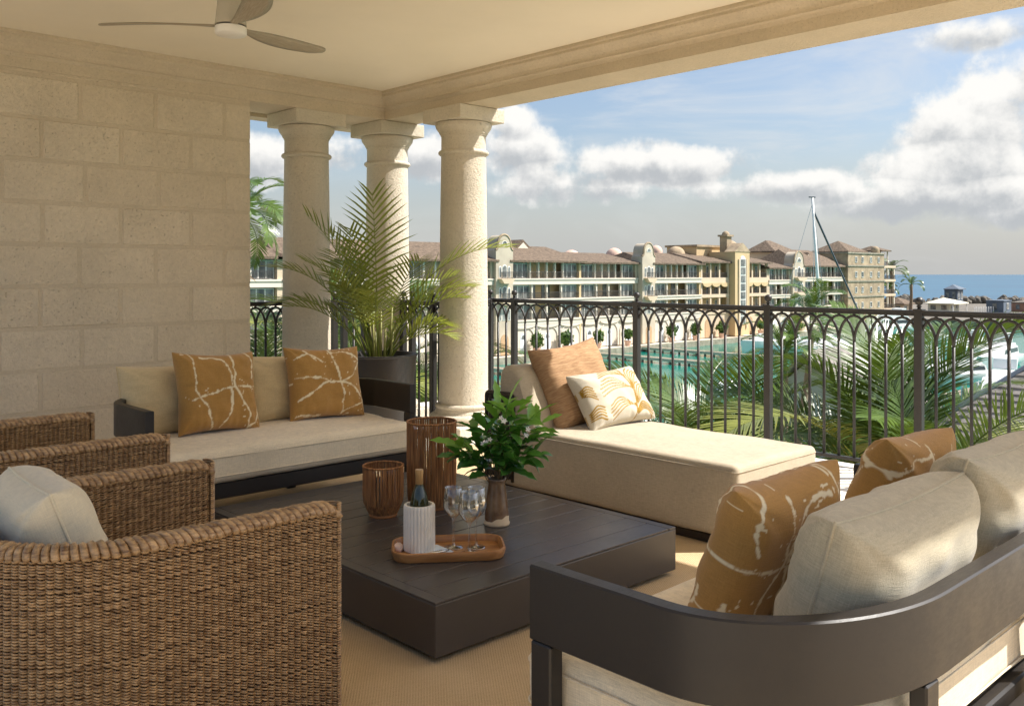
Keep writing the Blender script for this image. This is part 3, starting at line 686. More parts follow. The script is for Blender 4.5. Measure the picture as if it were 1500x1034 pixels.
# throw pillows with a torn-edged white line print
LA = [[(-.72, 1), (-.68, .6), (-.72, .05)], [(-.5, .86), (-.15, .85), (.12, .62), (.2, .2), (.16, -.2), (.12, -.55), (-.1, -.95)], [(.28, .95), (.30, .5), (.26, .1), (.42, -.2), (.6, -.6), (.62, -1)],
      [(-.8, -.2), (-.3, -.06), (.2, .04), (.6, .06), (1, .08)], [(-.72, .02), (-.5, -.3), (-.38, -.6), (-.3, -1)], [(.7, 1), (.86, .7), (.8, .3)], [(.62, -.95), (.85, -.75), (.95, -.4)]]
LB = [[(-.9, .62), (-.5, .8), (-.2, .55)], [(-.6, .9), (-.35, .6)], [(-.95, .12), (-.4, .1), (.1, -.02), (.5, .05), (.95, .5)], [(-.9, -.5), (-.5, -.25), (-.1, -.02), (.3, -.05), (.7, -.25), (.95, -.7)],
      [(.05, .95), (.15, .5), (.25, .05), (.3, -.4), (.28, -1)], [(.1, .85), (.6, .8), (.95, .55)], [(-.9, -.9), (-.3, -.95)], [(.3, -.9), (.7, -.72), (.95, -.6)]]
def torn(lines, seed):
    def f(u, v):
        UV = np.c_[u, v]; d = curve_dist(UV + .05 * np.c_[vnoise(UV * 5, seed) - .5, vnoise(UV * 5 + 7, seed) - .5], lines)
        w = .012 + .034 * vnoise(UV * 16, seed + 1) ** 1.8 + .010 * (vnoise(UV * 40, seed + 2) - .5)
        a = np.clip((w - d) / .012 + .5, 0, 1)
        sp = (vnoise(UV * 17, seed + 9) > .86) & (d < .17) & (vnoise(UV * 3, seed + 4) > .45)
        return np.maximum(a, sp * .9)
    return f
def throw_pillow(lines, seed, w, h, loc, heading, lean, roll, label):
    o = mesh_object('throw_pillow', cushion_mesh('throw_pillow', w, h, .17, 130, .46, .10, seed=seed, wrinkle=.007, pr=torn(lines, seed)), 'ochre_print')
    put(o, loc, heading, lean, roll); tag(o, label, 'pillow', 'ochre pillows with white line print'); return o
throw_pillow(LA, 21, .47, .44, (2.205, 4.555, .458), 4, 15, 3, 'ochre pillow with white crossing lines on the wall sofa, beside the wicker armchairs')
throw_pillow(LB, 22, .49, .43, (2.87, 4.56, .458), -2, 15, 2, 'ochre pillow with white crossing lines on the wall sofa, beside the planter')
throw_pillow(LA, 23, .43, .40, (1.985, 1.245, .45), 178, 20, 2, 'ochre line print pillow on the sofa seen from behind, beside the coffee table')
throw_pillow(LB, 24, .48, .41, (2.69, 1.245, .45), 180, 20, -3, 'ochre line print pillow on the sofa seen from behind, beside the railing')

# ---------------------------------------------------------------- daybed
db = empty('daybed', (4.04, 3.15, 0), 'beige upholstered daybed with a raised back and dark plinth by the railing', 'daybed')
CX0, CX1, CY0, CY1 = 3.66, 4.42, 2.335, 3.985
MB().cbox(CX0 + .035, CX1 - .03, CY0 + .035, CY1 - .02, 0.008, .064, .012).build('plinth', 'plinth_wood', db)
lp = stadium((CX1 - CX0) / 2 + .001, (CY1 - CY0) / 2 + .001, .031, 6)
MB().tube([((CX0 + CX1) / 2 + a, (CY0 + CY1) / 2 + b, .378) for a, b in lp + lp[:1]], .0028, 5).build('piping', 'linen_daybed', db, smooth=True)
o = mesh_object('mattress', soft_box_mesh('mattress', CX0, CX1, CY0, CY1, .062, .410, .030, 40, .014, 2, .005), 'linen_daybed', db); o.location = -db.location
# raised back: profile in (y, z), swept across
prof = [(3.965, .36), (3.985, .55), (3.985, .68), (3.965, .735), (3.925, .762), (3.875, .762), (3.825, .742), (3.785, .695), (3.745, .60), (3.70, .50), (3.675, .43), (3.68, .38), (3.80, .36)]
def back_roll():
    n = 26; mb = MB(); m_ = len(prof)
    c = Vector((sum(p[0] for p in prof) / m_, sum(p[1] for p in prof) / m_))
    fine = []
    for i in range(m_):
        p0, p1, p2, p3 = (Vector(prof[(i + k) % m_]) for k in (-1, 0, 1, 2))
        for t in (0, .25, .5, .75): fine.append(.5 * (2 * p1 + (p2 - p0) * t + (2 * p0 - 5 * p1 + 4 * p2 - p3) * t * t + (3 * p1 - p0 - 3 * p2 + p3) * t ** 3))
    k = len(fine)
    for i in range(n + 1):
        t = i / n; e = min(t, 1 - t) * (CX1 - CX0); s = 1.0
        if e < .04: s = 1 - (1 - math.sqrt(max(0, 1 - (1 - e / .04) ** 2))) * .22
        x = CX0 + .012 + t * (CX1 - CX0 - .024)
        for p in fine: q = c + (p - c) * s; mb.v.append((x, q.x, q.y))
    for i in range(n):
        for j in range(k): j2 = (j + 1) % k; mb.f.append((i * k + j, i * k + j2, (i + 1) * k + j2, (i + 1) * k + j))
    mb.f.append(tuple(range(k))); mb.f.append(tuple(n * k + j for j in range(k)))
    return mb
back_roll().build('backrest', 'linen_daybed', db, auto=50)
# woven strap frame behind the back
lf = MB()
for z in (.12, .20, .28, .36, .44, .52, .575): lf.cbox(CX0 - .004, CX0 + .008, 3.845, 4.055, z - .016, z + .016, .003)
lf.build('strap', 'dark_bronze', db)
lv = MB()
for y in (3.875, 3.925, 3.975, 4.025): lv.cbox(CX0 - .010, CX0 - .0045, y - .013, y + .013, .10, .585, .002)
lv.build('strap', 'dark_bronze', db)
fr = MB(); fr.tube(rounded_path([(3.838, .09), (3.838, .60), (4.065, .60), (4.065, .09)], .03) and [(CX0, a, b) for a, b in rounded_path([(3.838, .09), (3.838, .60), (4.065, .60), (4.065, .09)], .03)], .012, 8)
fr.build('back_frame', 'dark_bronze', db, smooth=True)
lb = MB()
for z in (.12, .20, .28, .36, .44, .52, .575): lb.cbox(CX0, CX1, 4.058, 4.068, z - .016, z + .016, .002)
lb.build('strap', 'dark_bronze', db)
o = mesh_object('throw_pillow', cushion_mesh('throw_pillow', .56, .53, .19, 90, .46, .10, seed=31, wrinkle=.006), 'raw_silk')
put(o, (4.085, 3.59, .40), -4, 25, -6); tag(o, 'square russet slub silk pillow leaning on the daybed back', 'pillow')
def palm_print():
    L = [[(.28, 1.05), (.36, .5), (.42, 0), (.36, -.5), (.22, -1.05)]]
    for (bx, by), (tx, ty), n in (((.40, .05), (-.55, .30), 5), ((.33, -.55), (-.50, -.55), 5), ((.42, .1), (.78, .80), 5), ((.38, -.45), (.90, .15), 5), ((.36, .55), (-.35, .92), 5), ((.30, -.8), (.85, -.72), 5)):
        for i in range(n):
            s = (i / (n - 1) - .5); dx, dy = tx - bx, ty - by; nx_, ny_ = -dy, dx
            top = 1 if dy > -.2 else 1
            mid = (bx + dx * .5 + nx_ * s * .45, by + dy * .5 + ny_ * s * .45 + .16 * top)
            L.append([(bx + .02, by + s * .12), mid, (bx + dx * (1 - .10 * abs(s)) + nx_ * s * .62, by + dy + ny_ * s * .62 - .10 + .05 * s)])
    for k in range(5): L.append([(-.98, .35 - .05 * k), (-.86, .42 - .09 * k), (-.74, .30 - .10 * k)]); L.append([(-.98, -.45 - .06 * k), (-.82, -.30 - .10 * k), (-.66, -.42 - .10 * k)])
    def f(u, v):
        UV = np.c_[u * .85, v * .55]; d = curve_dist(UV, [[(a * .85, b * .55) for a, b in l] for l in L]); stem = curve_dist(UV, [[(a * .85, b * .55) for a, b in L[0]]])
        return np.maximum(np.clip((.0135 - d) / .005 + .5, 0, 1), np.clip((.020 - stem) / .008 + .5, 0, 1) * (.55 + .45 * np.sin(v * 90)))
    return f
o = mesh_object('throw_pillow', cushion_mesh('throw_pillow', .56, .36, .17, 210, .46, .09, seed=33, wrinkle=.006, pr=palm_print(), ny=130), 'palm_print')
put(o, (4.15, 3.40, .418), -3, 33, -3); tag(o, 'oblong white pillow with gold palm leaf print on the daybed', 'pillow')

# ---------------------------------------------------------------- rug and coffee table
rug = MB().cbox(RUG[0], RUG[1], RUG[2], RUG[3], .0015, .0115, .003).build('rug', 'rug_weave'); tag(rug, 'flat woven sand coloured rug under the furniture', 'rug')
TX0, TX1, TY0, TY1 = 1.885, 3.205, 2.345, 4.02
ct = empty('coffee_table', (2.545, 3.18, .0115), 'large low dark bronze coffee table with a grooved top', 'coffee table')
for k in range(2):
    ya = TY0 + k * (TY1 - TY0) / 2; yb = ya + (TY1 - TY0) / 2
    MB().cbox(TX0 + .06, TX1 - .06, ya + .06, yb - .06, .0115, .036, .002).build('plinth', 'iron', ct)
    g = .0015
    MB().cbox(TX0, TX1, ya + (g if k else 0), yb - (0 if k else g), .034, .2085, .003).build('table_body', 'table_lacquer', ct)
    # frame round the planks
    e = .045
    for (a, b, c_, d_) in ((TX0, TX0 + e, ya + g, yb - g), (TX1 - e, TX1, ya + g, yb - g)): MB().cbox(a, b, c_, d_, .209, .2175, .0015).build('top_edge', 'table_lacquer', ct)
    n = 7; w = (yb - ya - 2 * g) / n
    for i in range(n):
        p = MB().cbox(TX0 + e + .001, TX1 - e - .001, ya + g + i * w + .0022, ya + g + (i + 1) * w - .0022, .209, .2175, .0018).build('plank', 'table_lacquer', ct)
TT = .2176

# ---------------------------------------------------------------- wicker armchairs
def chair_path():
    p = [(.425, -.405), (.20, -.405), (-.06, -.405)]
    p += [(-.06 - .35 * math.sin(t), -.055 - .35 * math.cos(t)) for t in np.linspace(0, math.pi / 2, 16)[1:]]
    q = p + [(x, -y) for x, y in p[::-1]]
    return q
def resample(path, step):
    P = np.array(path); seg = np.hypot(*np.diff(P, axis=0).T); s = np.r_[0, np.cumsum(seg)]; n = max(2, int(round(s[-1] / step)))
    t = np.linspace(0, s[-1], n + 1); Q = np.c_[np.interp(t, s, P[:, 0]), np.interp(t, s, P[:, 1])]
    T = np.gradient(Q, axis=0); T /= np.linalg.norm(T, axis=1, keepdims=True); Nn = np.c_[-T[:, 1], T[:, 0]]
    return Q, Nn, t, s[-1]
def strands(Q, Nn, t, pitch, zs, A, B, r, sides=4, flip=1, seed=0):
    """pairs of strands twisted round the stakes; Q path, Nn outward normal"""
    V = []; F = []; n = len(t); base = 0; rg = np.random.default_rng(seed)
    T = np.c_[Nn[:, 1], -Nn[:, 0]]
    th = np.arange(sides) * 2 * math.pi / sides + math.pi / 4
    i0 = np.arange(n - 1)[:, None] * sides + np.arange(sides)[None, :]; i1 = np.arange(n - 1)[:, None] * sides + (np.arange(sides)[None, :] + 1) % sides
    quad0 = np.stack([i0, i1, i1 + sides, i0 + sides], -1).reshape(-1, 4)
    for z in zs:
        jit = rg.normal(0, .0006)
        for k in (0, 1):
            ph = math.pi * t / pitch + k * math.pi
            cs = np.cos(ph); on = A * np.sign(cs) * np.abs(cs) ** 1.15 * flip; oz = B * np.sin(ph) + jit + .0007 * np.interp(t, np.linspace(t[0], t[-1], 24), rg.normal(0, 1, 24))
            C = np.c_[Q + Nn * on[:, None], z + oz]
            ring = C[:, None, :] + r * (np.cos(th)[None, :, None] * np.c_[Nn, np.zeros(n)][:, None, :] + np.sin(th)[None, :, None] * np.array([0, 0, 1.0])[None, None, :])
            V.append(ring.reshape(-1, 3)); F.append(quad0 + base); base += n * sides
    return np.vstack(V), np.vstack(F)
def make_chair():
    root = empty('wicker_armchair', (0, 0, 0)); path = chair_path(); PIT = .0195; TOP = .635; TH = .052
    MB().sweep(path, [(.011, .02), (.011, TOP - .004), (-.035, TOP - .004), (-.035, .02)]).build('shell_core', 'wicker_core', root)
    Q, Nn, t, L = resample(path, PIT / 5.0)
    outer = Q + Nn * .016; V, F = strands(outer, Nn, t, PIT, np.arange(.03, TOP - .006, .0070), .0080, .0019, .0031, 4, 1, 1)
    o = mesh_object('weave', fast_mesh('weave', V, F), 'wicker', root); o['kind'] = 'stuff'
    inner = Q - Nn * .040; V, F = strands(inner, Nn, t, PIT, np.arange(.34, TOP - .006, .0074), .0080, .0019, .0031, 4, -1, 2)
    o = mesh_object('weave', fast_mesh('weave', V, F), 'wicker', root); o['kind'] = 'stuff'
    # rim: bundles laid slantwise over the top edge
    Qr, Nr, tr, _ = resample(path, PIT * 1.05); rim = MB()
    T = np.c_[Nr[:, 1], -Nr[:, 0]]
    for i in range(len(Qr)):
        pts = []
        for a in np.linspace(-.15, math.pi + .15, 9):
            nx_ = math.cos(a); off = -.012 + .031 * nx_; z = TOP - .006 + .020 * math.sin(a) - .016 * max(0, 1 - min(i, len(Qr) - 1 - i) / 2.0) ** 2; sl = (a / math.pi - .5) * .024
            pts.append((Qr[i, 0] + Nr[i, 0] * off + T[i, 0] * sl, Qr[i, 1] + Nr[i, 1] * off + T[i, 1] * sl, z))
        for dk, dr in ((0.0, .0112),): rim.tube([(p[0] + T[i, 0] * dk, p[1] + T[i, 1] * dk, p[2] + .0015 * math.sin(i * 1.7)) for p in pts], dr, 6)
    o = rim.build('rim', 'wicker', root, smooth=True); o['kind'] = 'stuff'
    # wrapped front posts
    for s in (0, -1):
        q = Q[s]; nn = Nn[s]; fp = MB()
        for k, z in enumerate(np.arange(.02, TOP + .012, .0068)):
            c = q - nn * .012; tt = np.array([nn[1], -nn[0]]) * (-1 if s == 0 else 1)
            pts = [(c[0] + nn[0] * .030 * math.cos(a) + tt[0] * (.012 + .016 * math.sin(a)), c[1] + nn[1] * .030 * math.cos(a) + tt[1] * (.012 + .016 * math.sin(a)), z + .003 * math.cos(a)) for a in np.linspace(-.3, math.pi + .3, 8)]
            fp.tube(pts, .0036, 5, caps=False)
        o = fp.build('front_post', 'wicker', root, smooth=True); o['kind'] = 'stuff'
    MB().cbox(-.20, .40, -.345, .345, .16, .26, .01).build('seat_frame', 'wicker_core', root)
    mesh_object('seat_cushion', soft_box_mesh('seat_cushion', -.21, .43, -.345, .345, .262, .40, .04, 20, .02, 5), 'linen_pale', root)
    return root
ch1 = make_chair(); ch1.location = (.965, 2.597, .0115); tag(ch1, 'brown woven wicker armchair beside the bronze coffee table', 'armchair', 'wicker armchairs')
ch2 = copy_tree(ch1); ch2.location = (1.06, 3.985, .0115); ch2.rotation_euler = (0, 0, R(1.5)); tag(ch2, 'brown woven wicker armchair beside the wall sofa', 'armchair', 'wicker armchairs')
for (x, y), sd_, h, lab in (((.86, 2.60), 41, 86, 'pale linen cushion in the wicker armchair beside the coffee table'), ((.96, 3.99), 42, 90, 'pale linen cushion in the wicker armchair beside the wall sofa')):
    o = mesh_object('cushion', cushion_mesh('cushion', .50, .38, .20, 70, .34, .05, seed=sd_, wrinkle=.006), 'linen_ivory'); put(o, (x, y, .40), h, 20, 2); cushion_piping(o, .50, .38, .05, 'linen_ivory'); tag(o, lab, 'cushion', 'pale cushions in the armchairs')

# ---------------------------------------------------------------- things on the coffee table
def lantern(name, loc, prof, base_r, label, n):
    root = empty(name, loc, label, 'lantern', 'cord wrapped lanterns')
    h = prof[-1][1]; rt_ = prof[-1][0]
    MB().lathe([(0, 0), (base_r, 0), (base_r + .003, .004), (base_r + .003, .014), (base_r, .018), (0, .018)], 40).build('base', 'copper_wood', root, auto=40, local=True)
    ring = [(rt_ + .005 * math.cos(a), h + .005 * math.sin(a)) for a in np.linspace(0, 2 * math.pi, 9)[:-1]]
    MB().lathe(ring, 48, closed=True).build('top_ring', 'cord', root, smooth=True, local=True)
    mb = MB(); rg = random.Random(n)
    for i in range(n):
        a = 2 * math.pi * i / n + rg.uniform(-.02, .02); b = a + rg.uniform(-.035, .035); pts = []
        for k, (r, z) in enumerate(prof):
            t = k / (len(prof) - 1); an = a + (b - a) * t; pts.append((r * math.cos(an), r * math.sin(an), z))
        mb.tube(pts, rg.uniform(.0019, .0032), 5, caps=False)
    for zz in (prof[0][1] + .01, prof[len(prof) // 2][1]):
        pass
    o = mb.build('cord_wrap', 'cord', root, smooth=True, local=True); o['kind'] = 'stuff'
    gp = [(r - .007, z + .002) for r, z in prof[:-1]] + [(rt_ - .007, h - .03)]
    gl = gp + [(r - .003, z) for r, z in gp[::-1]]
    MB().lathe(gl, 40, closed=True).build('glass_liner', 'clear_glass', root, smooth=True, local=True)
    return root
lantern('lantern', (2.665, 3.345, TT), [(.105, .014), (.110, .05), (.113, .15), (.114, .25), (.114, .33), (.114, .395)], .098, 'tall cylindrical cord wrapped lantern on the coffee table', 176)
lantern('lantern', (2.40, 3.36, TT), [(.062, .014), (.072, .035), (.086, .065), (.089, .10), (.089, .16), (.089, .225)], .060, 'short cord wrapped lantern with a tapered foot on the coffee table', 140)
vz = MB().lathe([(0, .002), (.055, .0), (.057, .008), (.053, .016), (.052, .05), (.047, .10), (.040, .15), (.036, .175), (.037, .19), (.041, .200), (.038, .200), (.033, .19), (.032, .17), (.040, .1), (.046, .04), (0, .03)], 40)
VZ = (2.675, 2.905, TT); o = vz.build('vase', 'stoneware', smooth=True); o.location = VZ; tag(o, 'brown drip glazed stoneware vase with bare clay foot', 'vase')
# tray, its long axis across the view
TRA = math.atan2(-.60, .80); TC = (2.262, 2.735, TT)
tray = empty('serving_tray', TC, 'oval wooden serving tray with raised rim on the coffee table', 'tray'); tray.rotation_euler = (0, 0, TRA)
sp_ = stadium(.207, .114, .062); MB().prism(sp_[::-1], .002, .012, 'z').build('tray_base', 'acacia', tray, local=True)
rim_p = [(-.004, .002), (-.012, .030), (-.010, .036), (-.003, .038), (.001, .034), (.006, .010), (.006, .002)]
MB().sweep(sp_, [(o_, z_) for o_, z_ in rim_p], closed=True).build('tray_rim', 'acacia', tray, local=True, auto=40)
MB().cbox(.2165, .2185, -.034, .034, .017, .029, .0008).build('handle_slot', 'wicker_core', tray, local=True)
def on_tray(u, v, z=.0125): c, s = math.cos(TRA), math.sin(TRA); return (TC[0] + u * c - v * s, TC[1] + u * s + v * c, TT + z)
np_ = MB().cbox(-.070, .070, -.058, .058, 0, .0022, .0008).build('napkin', 'napkin'); np_.location = on_tray(-.070, -.018); np_.rotation_euler = (0, 0, TRA + R(32)); tag(np_, 'pale blue folded napkin under the marble wine cooler', 'napkin')
# fluted cooler
fl = MB(); n = 26; K = 6; ring = []
for i in range(n * K):
    a = 2 * math.pi * i / (n * K); ph = (i % K) / K; r = .0575 + .0042 * abs(math.sin(math.pi * ph)) ** .8; ring.append((a, r))
zs = [(0, .985), (.004, 1), (.165, 1), (.172, .985), (.176, .95), (.176, .84), (.170, .80), (.03, .80)]
for z, s in zs:
    for a, r in ring:
        rr = r * s if s >= .95 else .058 * s; fl.v.append((rr * math.cos(a), rr * math.sin(a), z))
m_ = n * K
for k in range(len(zs) - 1):
    for i in range(m_): j = (i + 1) % m_; fl.f.append((k * m_ + i, k * m_ + j, (k + 1) * m_ + j, (k + 1) * m_ + i))
fl.f.append(tuple(range(m_))[::-1]); fl.f.append(tuple((len(zs) - 1) * m_ + i for i in range(m_)))
WC = on_tray(-.112, .012, .0148); cool = fl.build('wine_cooler', 'marble', auto=50); cool.location = WC; tag(cool, 'white fluted marble wine cooler holding the bottle', 'wine cooler')
bt = empty('wine_bottle', (WC[0], WC[1], WC[2] + .031), 'dark green wine bottle with a tan foil neck in the marble cooler', 'bottle')
MB().lathe([(0, 0), (.036, 0), (.0375, .006), (.0375, .130), (.036, .150), (.030, .178), (.020, .205), (.0150, .222), (.0138, .24)], 36).build('body', 'bottle_green', bt, smooth=True, local=True)
MB().lathe([(.0146, .222), (.0150, .2225), (.0150, .262), (.0162, .263), (.0162, .276), (.0155, .279), (0, .279)], 28).build('foil', 'bottle_foil', bt, auto=40, local=True)
ck = empty('corkscrew', on_tray(-.038, -.052, .0152), 'steel corkscrew lying on the pale blue napkin', 'corkscrew'); ck.rotation_euler = (0, 0, TRA + R(28))
MB().tube([(-.045, -.003, .006), (-.02, -.006, .0065), (.01, -.004, .0065), (.045, .002, .006)], [.004, .0058, .0055, .004], 8).build('handle', 'steel', ck, smooth=True, local=True)
MB().tube([(-.046, .006, .006), (-.02, .011, .006), (.0, .007, .006)], [.003, .0042, .0028], 7).build('lever', 'steel', ck, smooth=True, local=True)
wm = MB().tube([(-.015 + .001 * k, .014 + .0028 * math.cos(k * .8), .0042 + .0028 * math.sin(k * .8)) for k in range(40)], .0011, 5).build('worm', 'steel', ck, smooth=True, local=True)
sh = cushion_mesh('seashell', .045, .035, .03, 24, .5, -.1, seed=3, wrinkle=.002); o = mesh_object('seashell', sh, 'shell'); put(o, on_tray(-.178, .012, .014), 40, 60, 0); tag(o, 'small pink seashell on the tray beside the wine cooler', 'seashell')
gp = [(0, 0), (.038, 0), (.0385, .0012), (.030, .0030), (.010, .0055), (.0052, .010), (.0042, .03), (.0040, .09), (.0050, .108), (.011, .118), (.026, .132), (.0385, .150), (.0420, .165), (.0400, .19), (.0345, .235), (.0340, .2355), (.0335, .235), (.0390, .19), (.0410, .165), (.0375, .151), (.025, .1335), (.010, .1205), (0, .118)]
gm = MB().lathe(gp, 40).mesh('wine_glass', smooth=True); gm.materials.append(M['clear_glass'])
for (u, v), lab in (((.022, .030), 'clear wine glass beside the fluted marble cooler'), ((.110, .020), 'clear wine glass beside the stoneware vase'), ((.078, -.052), 'clear wine glass standing at the front rim of the tray')):
    o = mesh_object('wine_glass', gm, None); o.location = on_tray(u, v); tag(o, lab, 'wine glass', 'wine glasses on the tray')

# bouquet: leafy branches with small white flowers
def leaf_mesh(name, L, w, m, lobes=False, droop=.25):
    mb = MB(); n = 7
    for i in range(n + 1):
        t = i / n; ww = w * math.sin(math.pi * min(1, t ** .95 * .97 + .03)) ** .6 * (1.0 if not lobes else (1 + .38 * math.sin(t * 21)))
        z = -droop * L * t * t
        for sx in (-1, 0, 1): mb.v.append((sx * ww / 2, t * L, z + abs(sx) * ww * .18))
    for i in range(n):
        for j in (0, 1): a = i * 3 + j; mb.f.append((a, a + 1, a + 4, a + 3))
    me = mb.mesh(name, smooth=True); me.materials.append(M[m]); return me
LM = [leaf_mesh('leaf', .068, .034, 'leaf_deep'), leaf_mesh('leaf', .054, .030, 'leaf_deep', False, .4), leaf_mesh('leaf', .10, .030, 'leaf_new', True, .15), leaf_mesh('leaf', .085, .030, 'leaf_deep', True, .3)]
pet = MB()
for k in range(5):
    a = 2 * math.pi * k / 5; c, s = math.cos(a), math.sin(a)
    pet.quad((0, 0, 0), (.006 * c - .0035 * s, .006 * s + .0035 * c, .002), (.012 * c, .012 * s, .001), (.006 * c + .0035 * s, .006 * s - .0035 * c, .002))
pet = pet.mesh('blossom'); pet.materials.append(M['petal'])
bq = empty('bouquet', (VZ[0], VZ[1], TT + .10), 'bunch of glossy green branches with small white blossoms in the vase', 'bouquet')
rb = random.Random(5); right = Vector((.724, -.69, 0)); fwd = Vector((.69, .724, 0)); upv = Vector((0, 0, 1))
tips = [(-.16, -.02, .245, 2), (-.10, .02, .30, 3), (-.05, -.06, .33, 3), (0.0, .04, .39, 2), (.05, -.02, .42, 2), (.10, .03, .39, 2), (.15, 0, .36, 2), (.17, -.04, .28, 1), (.13, -.08, .22, 0), (.19, .02, .20, 1),
        (-.15, -.02, .20, 0), (-.18, .03, .19, 1), (.07, -.12, .20, 0), (.02, -.13, .27, 0), (-.03, .12, .30, 1), (.1, .12, .28, 0), (-.12, .1, .24, 1), (.20, .06, .33, 2), (.02, .0, .34, 3), (.03, -.09, .24, 0), (.06, -.06, .31, 0)]
for i, (a, b, c, kind) in enumerate(tips):
    tip = right * a + fwd * b + upv * c; root_ = Vector((0, 0, .0)); mid = (right * a * .35 + fwd * b * .35 + upv * (c * .62 + .06))
    pts = [root_ * (1 - t) ** 2 + mid * 2 * t * (1 - t) + tip * t * t for t in np.linspace(0, 1, 9)]
    br = MB().tube(pts, [.0022 - .0012 * t for t in np.linspace(0, 1, 9)], 5).build('branch', 'twig', bq, smooth=True, local=True)
    nl = 11
    for k in range(nl):
        t = .38 + .62 * k / (nl - 1); p = root_ * (1 - t) ** 2 + mid * 2 * t * (1 - t) + tip * t * t; d = (mid * (1 - t) * 2 + (tip - mid) * 2 * t).normalized()
        sd2 = Vector((rb.uniform(-1, 1), rb.uniform(-1, 1), rb.uniform(-.5, .7))); sd2 = (sd2 - d * sd2.dot(d)).normalized()
        dirv = (d * rb.uniform(.35, .9) + sd2 * rb.uniform(.6, 1.0)).normalized() if k < nl - 1 else d
        me = LM[kind] if kind >= 2 and k > 4 else LM[rb.choice((0, 1, 0, 3))]
        lf_ = mesh_object('leaf', me, None, br); q = dirv.to_track_quat('Y', 'Z'); s = rb.uniform(.9, 1.45)
        lf_.matrix_local = Matrix.Translation(p) @ q.to_matrix().to_4x4() @ Matrix.Rotation(rb.uniform(-.7, .7), 4, 'Y') @ Matrix.Scale(s, 4)
    if i in (2, 4, 14, 6):
        for k in range(3):
            fl_ = mesh_object('blossom', pet, None, br); nrm = (-fwd + upv * .5 + right * rb.uniform(-.5, .5)).normalized()
            fl_.matrix_local = Matrix.Translation(tip * .86 - fwd * .035 + Vector((rb.uniform(-.02, .02), rb.uniform(-.02, .02), rb.uniform(-.02, .02)))) @ nrm.to_track_quat('Z', 'Y').to_matrix().to_4x4() @ Matrix.Scale(1.1, 4)

# ---------------------------------------------------------------- planter with areca palm
PL = (4.095, 5.79, 0)
pl = empty('planter', PL, 'round tapered dark bronze planter between the sofa and the columns', 'planter')
MB().lathe([(0, .003), (.215, .003), (.222, .010), (.292, .672), (.300, .680), (.300, .688), (.292, .690), (.268, .690), (.262, .680), (.255, .60), (0, .60)], 64).build('pot', 'dark_bronze', pl, auto=35, local=True)
MB().lathe([(0, .635), (.10, .637), (.2, .630), (.258, .622)], 40).build('soil', 'soil', pl, smooth=True, local=True)

def frond_mesh(name, L, arch, nl, ll, lw, droop, m, rr=.012, seed=0, start=.25, twist=.0, vee=.5, segs=3, thin=1.0):
    """a feather leaf: midrib in the YZ plane rising along +y, leaflets either side; arch = how far it bends down"""
    rg = random.Random(seed); n = 18; pts = []; tan = []
    ang = R(arch[0]); z = y = x = 0.0; pts.append(Vector((0, 0, 0)))
    for i in range(n):
        t = i / n; a = ang - R(arch[1]) * (t ** 1.6); tan.append(Vector((0, math.cos(a), math.sin(a))))
        pts.append(pts[-1] + tan[-1] * (L / n))
    tan.append(tan[-1]); mb = MB(); mb.tube(pts, [rr * (1 - .85 * i / n) for i in range(n + 1)], 5)
    for k in range(nl):
        t = start + (1 - start) * (k + .5) / nl; fi = t * n; i = min(int(fi), n - 1); p = pts[i].lerp(pts[i + 1], fi - i); d = tan[i].lerp(tan[min(i + 1, n)], fi - i).normalized()
        up = Vector((1, 0, 0)).cross(d).normalized(); e = (t - start) / (1 - start)
        ln = ll * (math.sin(math.pi * (.12 + .80 * e)) ** .7) * rg.uniform(.88, 1.08)
        for sx in (-1, 1):
            fw_ = .55 + .9 * e ** 2
            dv = (Vector((sx, 0, 0)) * 1.0 + d * fw_ * rg.uniform(.85, 1.15) + up * vee * rg.uniform(.7, 1.3)).normalized()
            q = p.copy(); wv = d.cross(dv).cross(dv).normalized() if rg.random() < 2 else d
            w0 = lw * thin; prev = None; b = len(mb.v); cur = dv.copy()
            for s in range(segs + 1):
                ts = s / segs; w = w0 * (1.0 if s == 1 else (.55 if s == 0 else (.0 if s == segs else .75))) ; w = max(w, .0006)
                mb.v.append(tuple(q + wv * w * .5)); mb.v.append(tuple(q - wv * w * .5))
                q = q + cur * (ln / segs); cur = (cur + Vector((0, 0, -droop * rg.uniform(.7, 1.3)))).normalized()
            for s in range(segs): c = b + 2 * s; mb.f.append((c, c + 1, c + 3, c + 2))
    me = bpy.data.meshes.new(name); me.from_pydata(mb.v, [], mb.f); me.update(); me.materials.append(M[m]); return me
ap = empty('areca_palm', (PL[0], PL[1], .63), 'feathery green palm growing from the bronze planter', 'palm')
rp = random.Random(3)
spec = [  # azimuth in the room (degrees), length, start angle, bend, leaflet length, kind
    (222, 1.30, 93, 16, .33, 0), (205, 1.05, 84, 30, .28, 0), (136, 1.25, 84, 42, .30, 0), (-42, 1.42, 70, 78, .33, 0), (-36, .98, 68, 80, .27, 1), (140, 1.12, 72, 78, .29, 0), (134, .95, 62, 88, .27, 0), (165, 1.0, 76, 60, .26, 1), (210, .85, 78, 60, .25, 0), (240, .8, 72, 70, .24, 0),
    (-52, .85, 70, 85, .25, 0), (20, .95, 78, 50, .25, 0), (75, 1.0, 80, 45, .25, 1), (112, 1.1, 84, 40, .26, 0), (-20, .9, 76, 65, .25, 1), (150, .8, 60, 70, .24, 0), (-40, .62, 50, 90, .22, 0), (-15, .68, 58, 90, .22, 1), (-60, .62, 60, 85, .21, 0)]
spec += [(k * 47 % 360, .50 + .30 * ((k * 7) % 5) / 5, 60 + (k * 13) % 28, 45 + (k * 17) % 45, .22, 0) for k in range(5)]
rp = random.Random(3)
